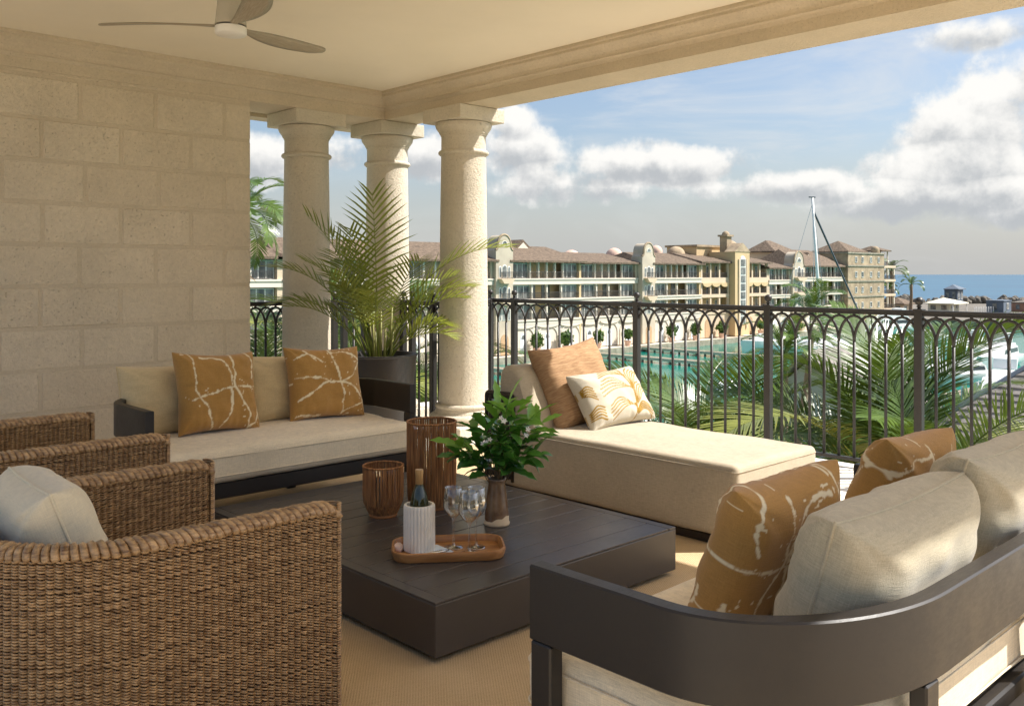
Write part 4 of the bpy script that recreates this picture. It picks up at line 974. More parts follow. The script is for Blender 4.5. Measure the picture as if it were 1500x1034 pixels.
for i, (az_, L, a0, bend, ll, kk) in enumerate(spec):
    me = frond_mesh('frond', L, (a0, bend), 17 if L > .9 else 15, ll * 1.08, .0175, .10, 'areca_leaf', .008, i, .38, 0, .30, 3)
    o = mesh_object('frond', me, None, ap); rad = rp.uniform(.02, .09); o.location = (rad * math.cos(R(az_)), rad * math.sin(R(az_)), 0); o.rotation_euler = (0, rp.uniform(-.25, .25), R(az_ - 90))
for i in range(9):
    a = rp.uniform(0, 6.28); r = rp.uniform(.02, .09); h = rp.uniform(.22, .42)
    MB().tube([(r * math.cos(a), r * math.sin(a), -.03), (r * 1.3 * math.cos(a), r * 1.3 * math.sin(a), h)], [.012, .007], 6).build('stem', 'areca_stem', ap, smooth=True, local=True)

# ---------------------------------------------------------------- outside: ground, water
GZ, WZ, YF, YQ = -10.4, -11.2, 97.0, 92.8
struct(MB().quad((-30000, -30000, WZ - .35), (40000, -30000, WZ - .35), (40000, 40000, WZ - .35), (-30000, 40000, WZ - .35)).build('sea', 'sea_water'))
struct(MB().prism([(20, -160), (330, -160), (330, 140), (20, 140)], WZ - .30, WZ, 'z').build('lagoon', 'lagoon_water'))
land = [(-260, -220), (30, -220), (44, -60), (60, -12), (62, 22), (54, 36), (46, 48), (34, 64), (30, YQ), (34, 260), (-260, 260)]
struct(MB().prism(land[::-1], WZ - 1, GZ, 'z').build('ground', 'lawn'))
struct(MB().prism([(30, YQ), (222, YQ), (222, 150), (30, 150)][::-1], WZ - 1, GZ - .12, 'z').build('promenade', 'promenade_paving'))
struct(MB().box(30, 222.5, YQ - .5, YQ + .1, WZ - 1, GZ + .12).build('quay', 'quay_stone'))
# body of the building the terrace belongs to
struct(MB().box(-14, RAILX + .05, -22, 7.30, GZ - .5, -.302).build('terrace_building', 'stucco_cream'))

# ---------------------------------------------------------------- buildings across the lagoon
FZ = [.70, -2.40, -5.50]; EZ = 3.10
def arch_poly(cx, w, z0, zs, n=10, pointed=0.0):
    r = w / 2; return [(cx - r, z0), (cx + r, z0)] + [(cx + r * math.cos(t), zs + (r + pointed) * math.sin(t)) for t in np.linspace(0, math.pi, n)]
def window(root, x0, x1, z0, z1, y, name='window', nm=2):
    fr = MB(); e = .09
    fr.box(x0, x1, y, y + .12, z1 - e, z1); fr.box(x0, x1, y, y + .12, z0, z0 + e)
    n = nm + 1; w = (x1 - x0) / n
    for i in range(n + 1): c = x0 + i * w; fr.box(max(x0, c - .06), min(x1, c + .06), y + .002, y + .118, z0 + e, z1 - e)
    o = fr.build(name, 'window_frame', root)
    for i in range(n): MB().box(x0 + i * w + .06, x0 + (i + 1) * w - .06, y + .05, y + .07, z0 + e, z1 - e).build('pane', 'window_pane', o)
    return o
def balustrade(root, x0, x1, z, y, h=1.0):
    b = MB(); b.box(x0, x1, y, y + .06, z + h - .07, z + h); b.box(x0, x1, y, y + .06, z + .06, z + .12); n = max(3, int((x1 - x0) / .22))
    for i in range(n + 1): c = x0 + (x1 - x0) * i / n; b.box(c - .022, c + .022, y + .01, y + .05, z + .12, z + h - .07)
    return b.build('balustrade', 'balustrade_iron', root)
def hip_roof(root, x0, x1, y0, y1, z0, z1, over=.7, inset=2.0, name='roof', m='shingle', ridge=.55):
    yr = y0 + (y1 - y0) * ridge; a, b, c, d = x0 - over, x1 + over, y0 - over, y1
    mb = MB(); t = .28
    v = [(a, c, z0), (b, c, z0), (b, d, z0), (a, d, z0), (a, c, z0 + t), (b, c, z0 + t), (b, d, z0 + t), (a, d, z0 + t), (x0 + inset, yr, z1), (x1 - inset, yr, z1)]
    mb.v = v; mb.f = [(0, 3, 2, 1), (0, 1, 5, 4), (1, 2, 6, 5), (2, 3, 7, 6), (3, 0, 4, 7), (4, 5, 9, 8), (5, 6, 9), (6, 7, 8, 9), (7, 4, 8)]
    return mb.build(name, m, root)
def segment(root, x0, x1, y=YF, bays='WLLW', floors=FZ, eave=EZ, top_bays='WLLLLW', wallm='stucco_cream', trim='stucco_white', doors=True):
    d = 2.0
    MB().box(x0, x1, y + d, y + 14, GZ, eave).build('wall', wallm, root)
    for a, b in ((x0, x0 + .45), (x1 - .45, x1)): MB().box(a, b, y, y + d - .001, GZ, eave - .001).build('end_wall', wallm, root)
    MB().box(x0 + .451, x1 - .451, y + .02, y + d - .002, GZ, floors[-1] - .75).build('ground_floor_wall', 'stucco_white', root)
    for k, z in enumerate(floors):
        th = .92 if k == 0 else .72
        MB().box(x0 + .02, x1 - .02, y - .22, y + d - .003, z - th, z).build('floor_band', trim, root)
        MB().box(x0 - .05, x1 + .05, y - .34, y - .222, z - .22, z - .04).build('cornice', trim, root)
        ztop = (floors[k - 1] - .92 if k == 1 else floors[k - 1] - .72) if k else eave
        bb = top_bays if k == 0 else bays
        wts = [1.25 if c == 'W' else (1.0 if k else .62) for c in bb]; X = [x0 + .45]
        for w in wts: X.append(X[-1] + (x1 - x0 - .9) * w / sum(wts))
        for i, c in enumerate(bb):
            a, b = X[i] + .14, X[i + 1] - .14
            if i: MB().box(X[i] - .14, X[i] + .14, y + .03, y + .40, z + .001, ztop - .001).build('pier', trim, root)
            if c == 'W': window(root, a + .06, b - .06, z + .02, ztop - .12, y + .45)
            else:
                if k: MB().box(a + .55, b - .55, y + d - .10, y + d - .004, z + .02, z + 2.05).build('door', 'window_pane', root)
            balustrade(root, a, b, z, y - .10)
    if doors:
        n = max(2, int((x1 - x0) / 4.6)); st = (x1 - x0) / n
        for i in range(n):
            cx = x0 + (i + .5) * st; zt = floors[-1] - .75
            ar = MB(); pts = [(cx + (st * .43) * math.cos(t), y + .0, GZ + 2.2 + (zt - GZ - 2.45) * math.sin(t)) for t in np.linspace(0, math.pi, 15)]
            ar.tube([(cx + st * .43, y, GZ)] + pts + [(cx - st * .43, y, GZ)], .11, 6); ar.build('blind_arch', trim, root)
            MB().prism(arch_poly(cx, 1.25, GZ + .02, GZ + 2.0, 10, .25), y - .05, y + .03).build('door', 'door_white', root)
            MB().prism(arch_poly(cx, .85, GZ + 2.05, GZ + 2.1, 8, .15), y - .08, y - .052).build('fanlight', 'window_pane', root)
            fl_ = MB(); fl_.prism([(cx - st * .5 + .05, zt), (cx + st * .5 - .05, zt)] + [(cx + (st * .5 - .05) * math.cos(t), zt - .55 * math.sin(t)) for t in np.linspace(.25, math.pi - .25, 9)][::1], y - .20, y + .018); fl_.build('corbel_arch', trim, root)
def gable_tower(x0, x1, top, label, y=YF - .6, m='stucco_grey'):
    root = empty('gable_tower', ((x0 + x1) / 2, y, GZ), label, 'building', 'curved gable towers'); cx = (x0 + x1) / 2; w = (x1 - x0) / 2
    zs = top - w * .78 - .9; pr_ = w * .72
    pts = [(x0, GZ), (x1, GZ), (x1, zs)]
    pts += [(cx + w - (w - pr_) * math.sin(t), zs + .75 * (1 - math.cos(t))) for t in np.linspace(.2, math.pi / 2, 5)]
    ztop = zs + .75; pts += [(cx + pr_ * math.cos(t), ztop + (top - ztop) * math.sin(t)) for t in np.linspace(0.05, math.pi - .05, 15)]
    pts += [(2 * cx - a, b) for a, b in [(cx + w - (w - pr_) * math.sin(t), zs + .75 * (1 - math.cos(t))) for t in np.linspace(.2, math.pi / 2, 5)][::-1]] + [(x0, zs)]
    MB().prism(pts, y, y + 2.4).build('gable_wall', m, root)
    edge = pts[2:]
    MB().tube([(a, y + .1, b + .05) for a, b in edge], .20, 6).build('coping', 'weathered_stone', root)
    MB().prism([(cx + pr_ * .46 * math.cos(t), ztop + .05 + pr_ * .5 * math.sin(t)) for t in np.linspace(0, math.pi, 11)], y - .06, y - .001).build('lunette', 'window_frame', root)
    MB().prism([(cx + pr_ * .34 * math.cos(t), ztop + .16 + pr_ * .36 * math.sin(t)) for t in np.linspace(0, math.pi, 11)], y - .09, y - .061).build('pane', 'window_pane', root)
    for k, z in enumerate(FZ):
        for dx, ww in ((-w * .52, .5), (0, .95), (w * .52, .5)):
            o = MB().prism(arch_poly(cx + dx, ww * w / 1.75, z + .1, z + 1.55), y - .05, y - .001).build('window', 'window_frame', root)
            MB().prism(arch_poly(cx + dx, (ww - .2) * w / 1.75, z + .2, z + 1.5), y - .08, y - .051).build('pane', 'window_pane', o)
        if k < 2:
            MB().prism([(cx - w * .8, z - .05), (cx + w * .8, z - .05), (cx + w * .45, z - .75), (cx - w * .45, z - .75)], y - .85, y - .002).build('balcony', 'stucco_cream', root)
            balustrade(root, cx - w * .8, cx + w * .8, z - .05, y - .83)
    MB().prism(arch_poly(cx, w * .9, GZ + .02, GZ + 2.2), y - .05, y - .001).build('door', 'door_tan', root)
    return root
def dome(root, x, y, z, r, m='dome_pink'):
    MB().lathe([(r, -1.5), (r, 0)] + [(r * math.cos(t), r * math.sin(t)) for t in np.linspace(0, math.pi / 2, 8)[1:]], 20, (x, y, z)).build('dome', m, root, auto=40)
def dormer(root, x, y, z, w=2.6, h=1.5):
    MB().prism([(x - w / 2, z), (x + w / 2, z), (x, z + h)], y, y + 3).build('dormer', 'shingle', root)
    MB().prism([(x - w * .36, z + .06), (x + w * .36, z + .06), (x, z + h * .78)], y - .05, y - .002).build('dormer_face', 'stucco_white', root)

b0 = empty('apartment_building', (66, YF, GZ), 'cream apartment building with balconies seen behind the potted palm', 'building')
for a, b in ((40.0, 54.5), (54.5, 71.5), (71.5, 88.5)): segment(b0, a, b); hip_roof(b0, a, b, YF, YF + 13, EZ, EZ + 2.9, inset=1.2)
gable_tower(88.6, 92.0, 7.0, 'grey curved gable tower rising directly beside the round column')
b1 = empty('apartment_building', (107, YF, GZ), 'cream apartment building with brown shingle roof behind the brown daybed pillow', 'building')
segment(b1, 92.1, 107.5, wallm='stucco_gold'); segment(b1, 107.6, 122.2, YF + .5, eave=EZ - .1)
hip_roof(b1, 92.1, 107.5, YF, YF + 13, EZ, EZ + 2.7, inset=.8); hip_roof(b1, 107.6, 122.2, YF + .5, YF + 13, EZ - .1, EZ + 1.9, inset=1.0)
dormer(b1, 100.5, YF + 6, EZ + 1.6, 5.5, 2.1); dome(b1, 115, YF + 9, EZ + .7, 1.7)
gable_tower(122.3, 125.8, 6.6, 'grey curved gable tower between two brown shingle roofs')
b2 = empty('apartment_building', (133, YF, GZ), 'narrow cream apartment building between a gable tower and the golden palace', 'building')
segment(b2, 125.9, 140.1, wallm='stucco_gold', eave=EZ - .1); hip_roof(b2, 125.9, 140.1, YF, YF + 13, EZ - .1, EZ + 2.2, inset=.8); dome(b2, 127.5, YF + 10, EZ + 1.4, 1.6)
# golden palace with its tall tower
bc = empty('palace_building', (151, YF, GZ), 'golden stucco palace with a tall arched window tower and belfry', 'building')
for a, b in ((140.2, 149.4), (154.6, 163.4)):
    MB().box(a, b, YF + 1.6, YF + 15, GZ, 3.4).build('wall', 'stucco_gold', bc)
    for k, z in enumerate(FZ):
        MB().box(a + .02, b - .02, YF - .1, YF + 1.598, z - (1.0 if k == 0 else .6), z).build('floor_band', 'stucco_cream', bc)
        zt = 3.4 if k == 0 else FZ[k - 1] - (1.0 if k == 1 else .6); n = 3; st = (b - a) / n
        for i in range(n + 1): c = a + .25 + (b - a - .5) * i / n; MB().box(c - .22, c + .22, YF, YF + .4, z + .001, zt - .001).build('pier', 'stucco_cream', bc)
        for i in range(n):
            c = a + .25 + (b - a - .5) * (i + .5) / n
            window(bc, c - .75, c + .75, z + .02, zt - .5, YF + 1.45, nm=1); balustrade(bc, c - st / 2 + .4, c + st / 2 - .4, z, YF + .05, .9)
            if k == 0:
                MB().prism([(c - st / 2 + .1, z - 1.0)] + [(c + (st / 2 - .1) * math.cos(t), z - 1.0 - .75 * math.sin(t) * (1 if abs(math.cos(t)) > .0 else 1)) for t in np.linspace(math.pi, 0, 9)][1:-1] + [(c + st / 2 - .1, z - 1.0)], YF - .3, YF - .102).build('scallop', 'stucco_gold', bc)
    MB().box(a, b, YF + .05, YF + 1.597, GZ, FZ[2] - .601).build('ground_floor_wall', 'stucco_cream', bc)
    for i in range(2):
        c = a + (b - a) * (i + .5) / 2; MB().prism(arch_poly(c, 1.9, GZ + .02, GZ + 2.5), YF - .02, YF + .049).build('door', 'door_tan', bc)
hip_roof(bc, 140.2, 149.2, YF, YF + 13, 3.4, 5.4, inset=.6); hip_roof(bc, 154.8, 163.4, YF, YF + 13, 3.4, 5.4, inset=.6)
MB().box(146.0, 157.8, YF + 5, YF + 12, 3.401, 6.6).build('attic', 'stucco_gold', bc); MB().box(145.7, 158.1, YF + 4.7, YF + 12.3, 6.601, 7.0).build('cornice', 'weathered_stone', bc)
MB().box(149.5, 154.5, YF - 1.3, YF + 4.6, GZ, 5.6).build('tower_wall', 'stucco_gold', bc)
MB().prism([(149.3, 5.601), (154.7, 5.601), (153.2, 6.6), (152.0, 7.3), (150.8, 6.6)], YF - 1.4, YF + 1).build('tower_gable', 'weathered_stone', bc)
MB().prism(arch_poly(152, 1.9, -8.2, 3.9), YF - 1.45, YF - 1.301).build('arched_window', 'window_frame', bc)
for z in np.arange(-8.0, 3.4, 1.55): MB().box(151.28, 152.72, YF - 1.52, YF - 1.451, z, z + 1.30).build('pane', 'window_pane', bc)
for sx in (150.55, 153.15): MB().box(sx, sx + .3, YF - 1.50, YF - 1.302, -9, 4.2).build('quoin', 'stucco_cream', bc)
MB().box(151.0, 152.6, YF + 1.5, YF + 3.1, 5.6, 8.6).build('belfry', 'weathered_stone', bc); MB().box(150.7, 152.9, YF + 1.2, YF + 3.4, 8.601, 8.95).build('belfry_cap', 'weathered_stone', bc)
dome(bc, 151.8, YF + 2.3, 8.95, .75, 'weathered_stone'); dome(bc, 143.5, YF + 8, 4.9, 1.8, 'weathered_stone'); dome(bc, 156.5, YF + 4.5, 6.2, 1.9, 'weathered_stone'); dome(bc, 138.6, YF + 9, 5.6, 1.2)
b4 = empty('apartment_building', (167.5, YF, GZ), 'small cream apartment building beside the golden palace tower', 'building')
segment(b4, 163.5, 172.0, bays='WLW', top_bays='WLLW', eave=2.4, floors=[.2, -2.8, -5.8]); hip_roof(b4, 163.5, 172.0, YF, YF + 13, 2.4, 4.6, inset=.8); dome(b4, 165.5, YF + 10, 4.3, 2.0)
gable_tower(172.1, 177.2, 6.0, 'grey curved gable tower behind the sailing boat mast')
b5 = empty('apartment_building', (186, YF, GZ), 'long weathered apartment building behind the sailing boat mast', 'building')
segment(b5, 177.3, 195.5, bays='WLWLW', top_bays='WLLWLLW', wallm='weathered_stone', eave=2.9); hip_roof(b5, 177.3, 195.5, YF, YF + 13, 2.9, 6.8, inset=2.5); dormer(b5, 188, YF + 4.5, 4.2, 4, 2)
hip_roof(b5, 181, 189, YF + 9, YF + 16, 6.2, 9.0, inset=3); MB().box(181.3, 188.7, YF + 9.2, YF + 15.8, 2.9, 6.2).build('attic', 'stucco_cream', b5)
ca = empty('stone_block_building', (208, YF, GZ), 'tall weathered stone building with small windows beside the sea', 'building')
MB().box(195.6, 214.0, YF - 1.0, YF + 14, GZ, 6.2).build('wall', 'weathered_stone', ca)
for z in (-7.4, -3.9, -.4, 3.1, 6.0): MB().box(195.4, 214.2, YF - 1.18, YF + 13.9, z, z + .35).build('string_course', 'quay_stone', ca)
for z in (-6.4, -2.9, .6, 4.0):
    for x in (199, 202.2, 206.5, 210.5): window(ca, x, x + .95, z, z + 1.35, YF - 1.1, nm=0)
hip_roof(ca, 199.5, 208.5, YF + 1, YF + 10, 6.36, 9.2, over=.4, inset=4.3, ridge=.5); dome(ca, 212.5, YF + .5, 7.0, 1.0, 'weathered_stone')
MB().box(214.05, 220.5, YF + 3.2, YF + 12, GZ, 4.8).build('rear_wall', 'stucco_cream', ca)
for z in (-6.9, -3.4, .1, 3.4):
    MB().box(214.05, 221.3, YF - .6, YF + 3.19, z - .55, z).build('terrace_slab', 'stucco_cream', ca); balustrade(ca, 214.3, 221.2, z, YF - .55)
    for x in (217.3, 220.8): MB().box(x, x + .35, YF - .4, YF - .05, z - 3.2 if z > -6 else GZ, z - .551).build('pier', 'stucco_white', ca)
hip_roof(ca, 214.5, 219.0, YF, YF + 6, 6.8, 8.2, over=.4, inset=1.6)
for x in (214.7, 218.6): MB().box(x, x + .25, YF + .2, YF + .45, 3.401, 6.80).build('pier', 'stucco_white', ca)

# potted shrubs along the promenade
def leaf_clump(name, r, n, size, m, seed=0, squash=.8):
    rg = np.random.default_rng(seed); d = rg.normal(size=(n, 3)); d /= np.linalg.norm(d, axis=1, keepdims=True); rad = r * (.45 + .55 * rg.random(n) ** .5) * (1 + .3 * np.sin(d[:, 0] * 5 + seed) * np.cos(d[:, 1] * 4))
    C = d * rad[:, None]; C[:, 2] *= squash; a = rg.normal(size=(n, 3)); a /= np.linalg.norm(a, axis=1, keepdims=True); b = np.cross(a, d + rg.normal(size=(n, 3)) * .4); b /= np.linalg.norm(b, axis=1, keepdims=True) + 1e-6
    s = size * (.6 + .8 * rg.random(n))[:, None]
    V = np.stack([C - a * s, C + b * s * .45, C + a * s, C - b * s * .45], 1).reshape(-1, 3); F = np.arange(4 * n).reshape(-1, 4)
    me = fast_mesh(name, V, F, False); me.materials.append(M[m]); return me
sc_ = [leaf_clump('crown', .95, 240, .42, 'foliage', k, 1.05) for k in range(3)]
potm = MB().lathe([(0, 0), (.42, 0), (.55, .75), (.62, .78), (.62, .9), (.5, .9), (0, .85)], 16).mesh('pot', smooth=False); potm.materials.append(M['terracotta'])
for i, (x, lab) in enumerate(((64.0, 'bushy shrub in a terracotta pot below the building behind the palm'), (96.2, 'bushy shrub in a pot before the first white arched doors'), (102.6, 'bushy shrub in a pot before the daybed building, second along the quay'), (110.2, 'bushy shrub in a pot before the daybed building, third along the quay'), (117.6, 'bushy shrub in a pot before the daybed building, fourth along the quay'), (129.6, 'bushy shrub in a pot before the narrow apartment building'), (136.6, 'bushy shrub in a pot between the narrow building and the palace'), (145.0, 'bushy shrub in a pot before the golden palace'), (158.5, 'bushy shrub in a pot past the palace tower'))):
    t = empty('potted_shrub', (x, YF - 1.3, GZ - .12), lab, 'shrub', 'potted shrubs on the promenade'); mesh_object('pot', potm, None, t); c = mesh_object('crown', sc_[i % 3], None, t, (0, 0, 2.0)); c.rotation_euler = (0, 0, i * 1.3); c.scale = (.75 + .45 * ((i * 7) % 5) / 5, .8, .8 + .55 * ((i * 3) % 4) / 4)
    MB().tube([(0, 0, .8), (.03, 0, 1.6)], .06, 6).build('stem', 'twig', t, local=True)

# finger docks
def dock(x, y0, y1, w, label):
    root = empty('dock', (x, y1, WZ), label, 'dock', 'finger docks in the lagoon')
    MB().box(x - w / 2, x + w / 2, y0, y1, -10.72, -10.50).build('deck', 'dock_timber', root); MB().box(x - w / 2 - .08, x - w / 2 - .001, y0, y1, -10.85, -10.45).build('edge_beam', 'promenade_paving', root)
    for y in np.arange(y0 + .4, y1, 1.6): MB().box(x - w / 2 + .02, x - w / 2 + .26, y, y + .24, WZ - .6, -10.721).build('pile', 'dock_timber', root)
for x, y0, lab in ((78, 70, 'timber finger dock below the building behind the palm'), (104, 68, 'timber finger dock behind the daybed pillows'), (118, 67, 'timber finger dock below the second grey gable tower'), (150, 72, 'timber finger dock below the golden palace')): dock(x, y0, YQ - .52, 1.9, lab)

# ---------------------------------------------------------------- palms
FR_NEAR = [frond_mesh('frond', 2.9 + .25 * k, (70 - 9 * k, 85 + 8 * k), 92, .70, .0225, .085, ('palm_leaf', 'palm_leaf', 'palm_leaf_light', 'palm_leaf', 'palm_leaf')[k], .018, 50 + k, .16, 0, .22, 4) for k in range(5)]
FR_MID = [frond_mesh('frond', 2.7, (62 - 14 * k, 100), 30, .62, .06, .10, 'palm_leaf', .03, 60 + k, .15, 0, .25, 3) for k in range(3)]
FR_DRY = frond_mesh('frond', 2.4, (-20, 60), 26, .5, .06, .15, 'palm_leaf_dry', .03, 70, .2, 0, .1, 3)
def palm_tree(base, top, label, meshes, n, scale=1.0, seed=0, group='palm trees outside', el=(-20, 40), dry=0, trunk_r=.16, az=None):
    rg = random.Random(seed); root = empty('palm_tree', base, label, 'palm', group); b = Vector(base); t = Vector(top); k = 10
    pts = [b.lerp(t, i / k) + Vector((math.sin(i * .5 + seed) * .12, math.cos(i * .4) * .1, 0)) * (1 - i / k) * (i / k) * 4 for i in range(k + 1)]
    MB().tube(pts, [trunk_r * (1.35 - .5 * i / k) for i in range(k + 1)], 9).build('trunk', 'palm_trunk', root, smooth=True)
    for i in range(n):
        a = (az[i] if az else 360 * (i * .381966) + rg.uniform(-12, 12)); e = el[0] + (el[1] - el[0]) * (1 - (i + .5) / n) + rg.uniform(-6, 6)
        me = meshes[min(len(meshes) - 1, int(len(meshes) * i / n))] if i < n - dry else FR_DRY
        o = mesh_object('frond', me, None, root); s = scale * rg.uniform(.85, 1.1)
        o.matrix_local = Matrix.Translation(pts[-1] - b + Vector((0, 0, -.03))) @ Matrix.Rotation(R(a), 4, 'Z') @ Matrix.Rotation(R(e), 4, 'X') @ Matrix.Rotation(rg.uniform(-.35, .35), 4, 'Y') @ Matrix.Scale(s, 4)
    return root
def px(x, y, d):       # a point seen at photo pixel x, y at depth d, for reading positions off the survey
    l = (x - 750) / 1333 * d; h = R(HEAD); return (d * math.sin(h) + l * math.cos(h), d * math.cos(h) - l * math.sin(h), 1.3 + (402 - y) / 1333 * d)
def palm_at(x, y, d, label, meshes, n, **kw):
    t = px(x, y, d); lean = kw.pop('lean', (.6, .4)); gz = kw.pop('gz', GZ); return palm_tree((t[0] + lean[0], t[1] + lean[1], gz), t, label, meshes, n, **kw)
palm_at(1322, 822, 9.6, 'large coconut palm whose crown fills the railing behind the ochre pillows', FR_NEAR, 27, seed=1, el=(-25, 34))
palm_at(1050, 815, 11.0, 'large coconut palm whose crown fills the railing behind the daybed', FR_NEAR, 23, seed=2, el=(-25, 30))
palm_at(1195, 880, 12.5, 'coconut palm with a low crown between the two large railing palms', FR_NEAR, 14, seed=3, el=(-25, 20))
palm_at(1560, 900, 11.0, 'coconut palm with a low crown before the shingled pavilion', FR_NEAR, 14, seed=4, el=(-25, 18))
palm_at(385, 650, 15, 'coconut palm behind the short railing beside the stone wall', FR_NEAR, 13, seed=5, el=(-20, 20), lean=(.3, .8))
palm_at(525, 575, 16, 'coconut palm behind the potted palm planter', FR_NEAR, 12, seed=6, el=(-20, 20), lean=(.3, .8))
palm_at(625, 640, 17, 'coconut palm with a low crown beside the round column', FR_NEAR, 12, seed=7, el=(-20, 15), lean=(.3, .8))
palm_at(350, 312, 36, 'tall coconut palm with dry lower fronds beside the stone wall edge', FR_MID, 26, scale=1.1, seed=8, dry=3, el=(-70, 15), lean=(.5, 1.0))
palm_at(1190, 462, 47, 'slim coconut palm with a bare trunk beside the white gabled house', FR_MID, 15, scale=.95, seed=9, el=(-30, 30), lean=(-.8, .6))
palm_at(1148, 520, 44, 'short coconut palm beside the slim bare trunked palm', FR_MID, 15, scale=1.0, seed=10, el=(-25, 30))
palm_at(1306, 397, 232, 'tall royal palm beside the weathered stone building', FR_MID, 13, scale=1.9, seed=11, el=(-30, 15), trunk_r=.5, gz=-8.5)
palm_at(1302, 424, 230, 'short bushy palm at the foot of the tall royal palm', FR_MID, 11, scale=1.5, seed=12, el=(-20, 30), trunk_r=.4, gz=-8.5)
palm_at(1335, 417, 234, 'royal palm standing alone before the open sea', FR_MID, 11, scale=1.5, seed=13, el=(-30, 20), trunk_r=.35, gz=-8.5)
# garden shrubs below the terrace
shm = [leaf_clump('crown', 1.0, 1500, .11, 'foliage', 20 + k, .75) for k in range(3)]
for i, (x, y, d, s, lab) in enumerate(((628, 610, 30, 2.0, 'round green garden shrub beside the round column'), (1005, 640, 34, 2.2, 'round green garden shrub behind the first large railing palm'), (1105, 590, 52, 2.6, 'round green garden shrub beside the white gabled house'), (1250, 560, 60, 2.6, 'round green garden shrub past the white gabled house'), (1130, 660, 30, 2.4, 'round green garden shrub under the short coconut palm'), (1290, 640, 36, 2.6, 'round green garden shrub behind the largest railing palm'), (1400, 600, 48, 2.2, 'round green garden shrub beside the shingled pavilion'))):
    p = px(x, y, d); t = empty('garden_shrub', (p[0], p[1], GZ), lab, 'shrub', 'garden shrubs'); c = mesh_object('crown', shm[i % 3], None, t, (0, 0, s * .8 + .2)); c.scale = (s, s, s); MB().tube([(0, 0, 0), (.1, 0, s * .8)], .09, 6).build('stem', 'twig', t, local=True)

# ---------------------------------------------------------------- garden buildings and pool
gh = empty('gabled_house', (51, 26.5, GZ), 'small white gabled garden house between the palms', 'house')
MB().prism([(22.8, GZ), (29.6, GZ), (29.6, -6.4), (26.2, -3.6), (22.8, -6.4)], 48.8, 57, 'x').build('wall', 'gable_white', gh)
MB().prism([(22.2, -6.9), (26.2, -3.35), (30.2, -6.9), (30.2, -6.6), (26.2, -3.05), (22.2, -6.6)], 48.3, 57.5, 'x').build('roof', 'shingle_pale', gh)
MB().box(48.70, 48.80, 25.4, 27.0, GZ, GZ + 2.1).build('door', 'door_white', gh)
struct(MB().prism([(46, 29), (53, 31.5), (57, 37), (52, 41), (44, 38), (41, 33)][::-1], GZ - .2, GZ + .06, 'z').build('pool_water', 'pool_water'))
struct(MB().prism([(RAILX + .1, -40), (36, -40), (37, 20), (33, 56), (-20, 60), (-20, 7.4), (RAILX + .1, 7.4)][::-1], GZ - .2, GZ + .015, 'z').build('bounce_paving', 'bounce_stone'))  # pale paving added over the lawn to bounce sunlight up onto the ceiling
struct(MB().prism([(38, 24), (60, 27), (61, 34), (55, 44), (41, 43), (37, 34)][::-1], GZ - .2, GZ + .03, 'z').build('pool_deck', 'promenade_paving'))
struct(MB().prism([(44, 14), (58, 15), (59, 23), (45, 22)][::-1], GZ - .2, GZ + .05, 'z').build('plunge_pool', 'pool_water'))
pvx, pvy = 34.5, 10.3
pv = empty('pavilion', (pvx, pvy, GZ), 'open garden pavilion with a grey shingle pyramid roof', 'pavilion')
mb = MB(); e = 3.6; z0, z1 = -4.9, -1.8
mb.v = [(pvx - e, pvy - e, z0), (pvx + e, pvy - e, z0), (pvx + e, pvy + e, z0), (pvx - e, pvy + e, z0), (pvx, pvy, z1)]; mb.f = [(0, 1, 4), (1, 2, 4), (2, 3, 4), (3, 0, 4), (3, 2, 1, 0)]; mb.build('roof', 'shingle_pale', pv)
for k in range(15):
    t0, t1 = k / 16, (k + 1.0) / 16; r0, r1 = e * (1 - t0) + .06, e * (1 - t1) + .02; za, zb = z0 + (z1 - z0) * t0, z0 + (z1 - z0) * t1 + .02; mc = MB()
    for q in range(4):
        cs = ((-1, -1), (1, -1), (1, 1), (-1, 1)); a_, b_ = cs[q], cs[(q + 1) % 4]
        mc.quad((pvx + a_[0] * r0, pvy + a_[1] * r0, za + .05), (pvx + b_[0] * r0, pvy + b_[1] * r0, za + .05), (pvx + b_[0] * r1, pvy + b_[1] * r1, zb), (pvx + a_[0] * r1, pvy + a_[1] * r1, zb))
        mc.quad((pvx + a_[0] * r0, pvy + a_[1] * r0, za - .02), (pvx + b_[0] * r0, pvy + b_[1] * r0, za - .02), (pvx + b_[0] * r0, pvy + b_[1] * r0, za + .05), (pvx + a_[0] * r0, pvy + a_[1] * r0, za + .05))
    mc.build('shingle_course', 'shingle_pale', pv)
for sx in (-1, 1):
    for sy in (-1, 1): MB().tube([(pvx + sx * e, pvy + sy * e, z0 + .05), (pvx, pvy, z1 + .05)], .10, 6).build('hip', 'slate_blue', pv); MB().box(pvx + sx * 3.0 - .12, pvx + sx * 3.0 + .12, pvy + sy * 3.0 - .12, pvy + sy * 3.0 + .12, GZ, z0).build('post', 'bollard_white', pv)
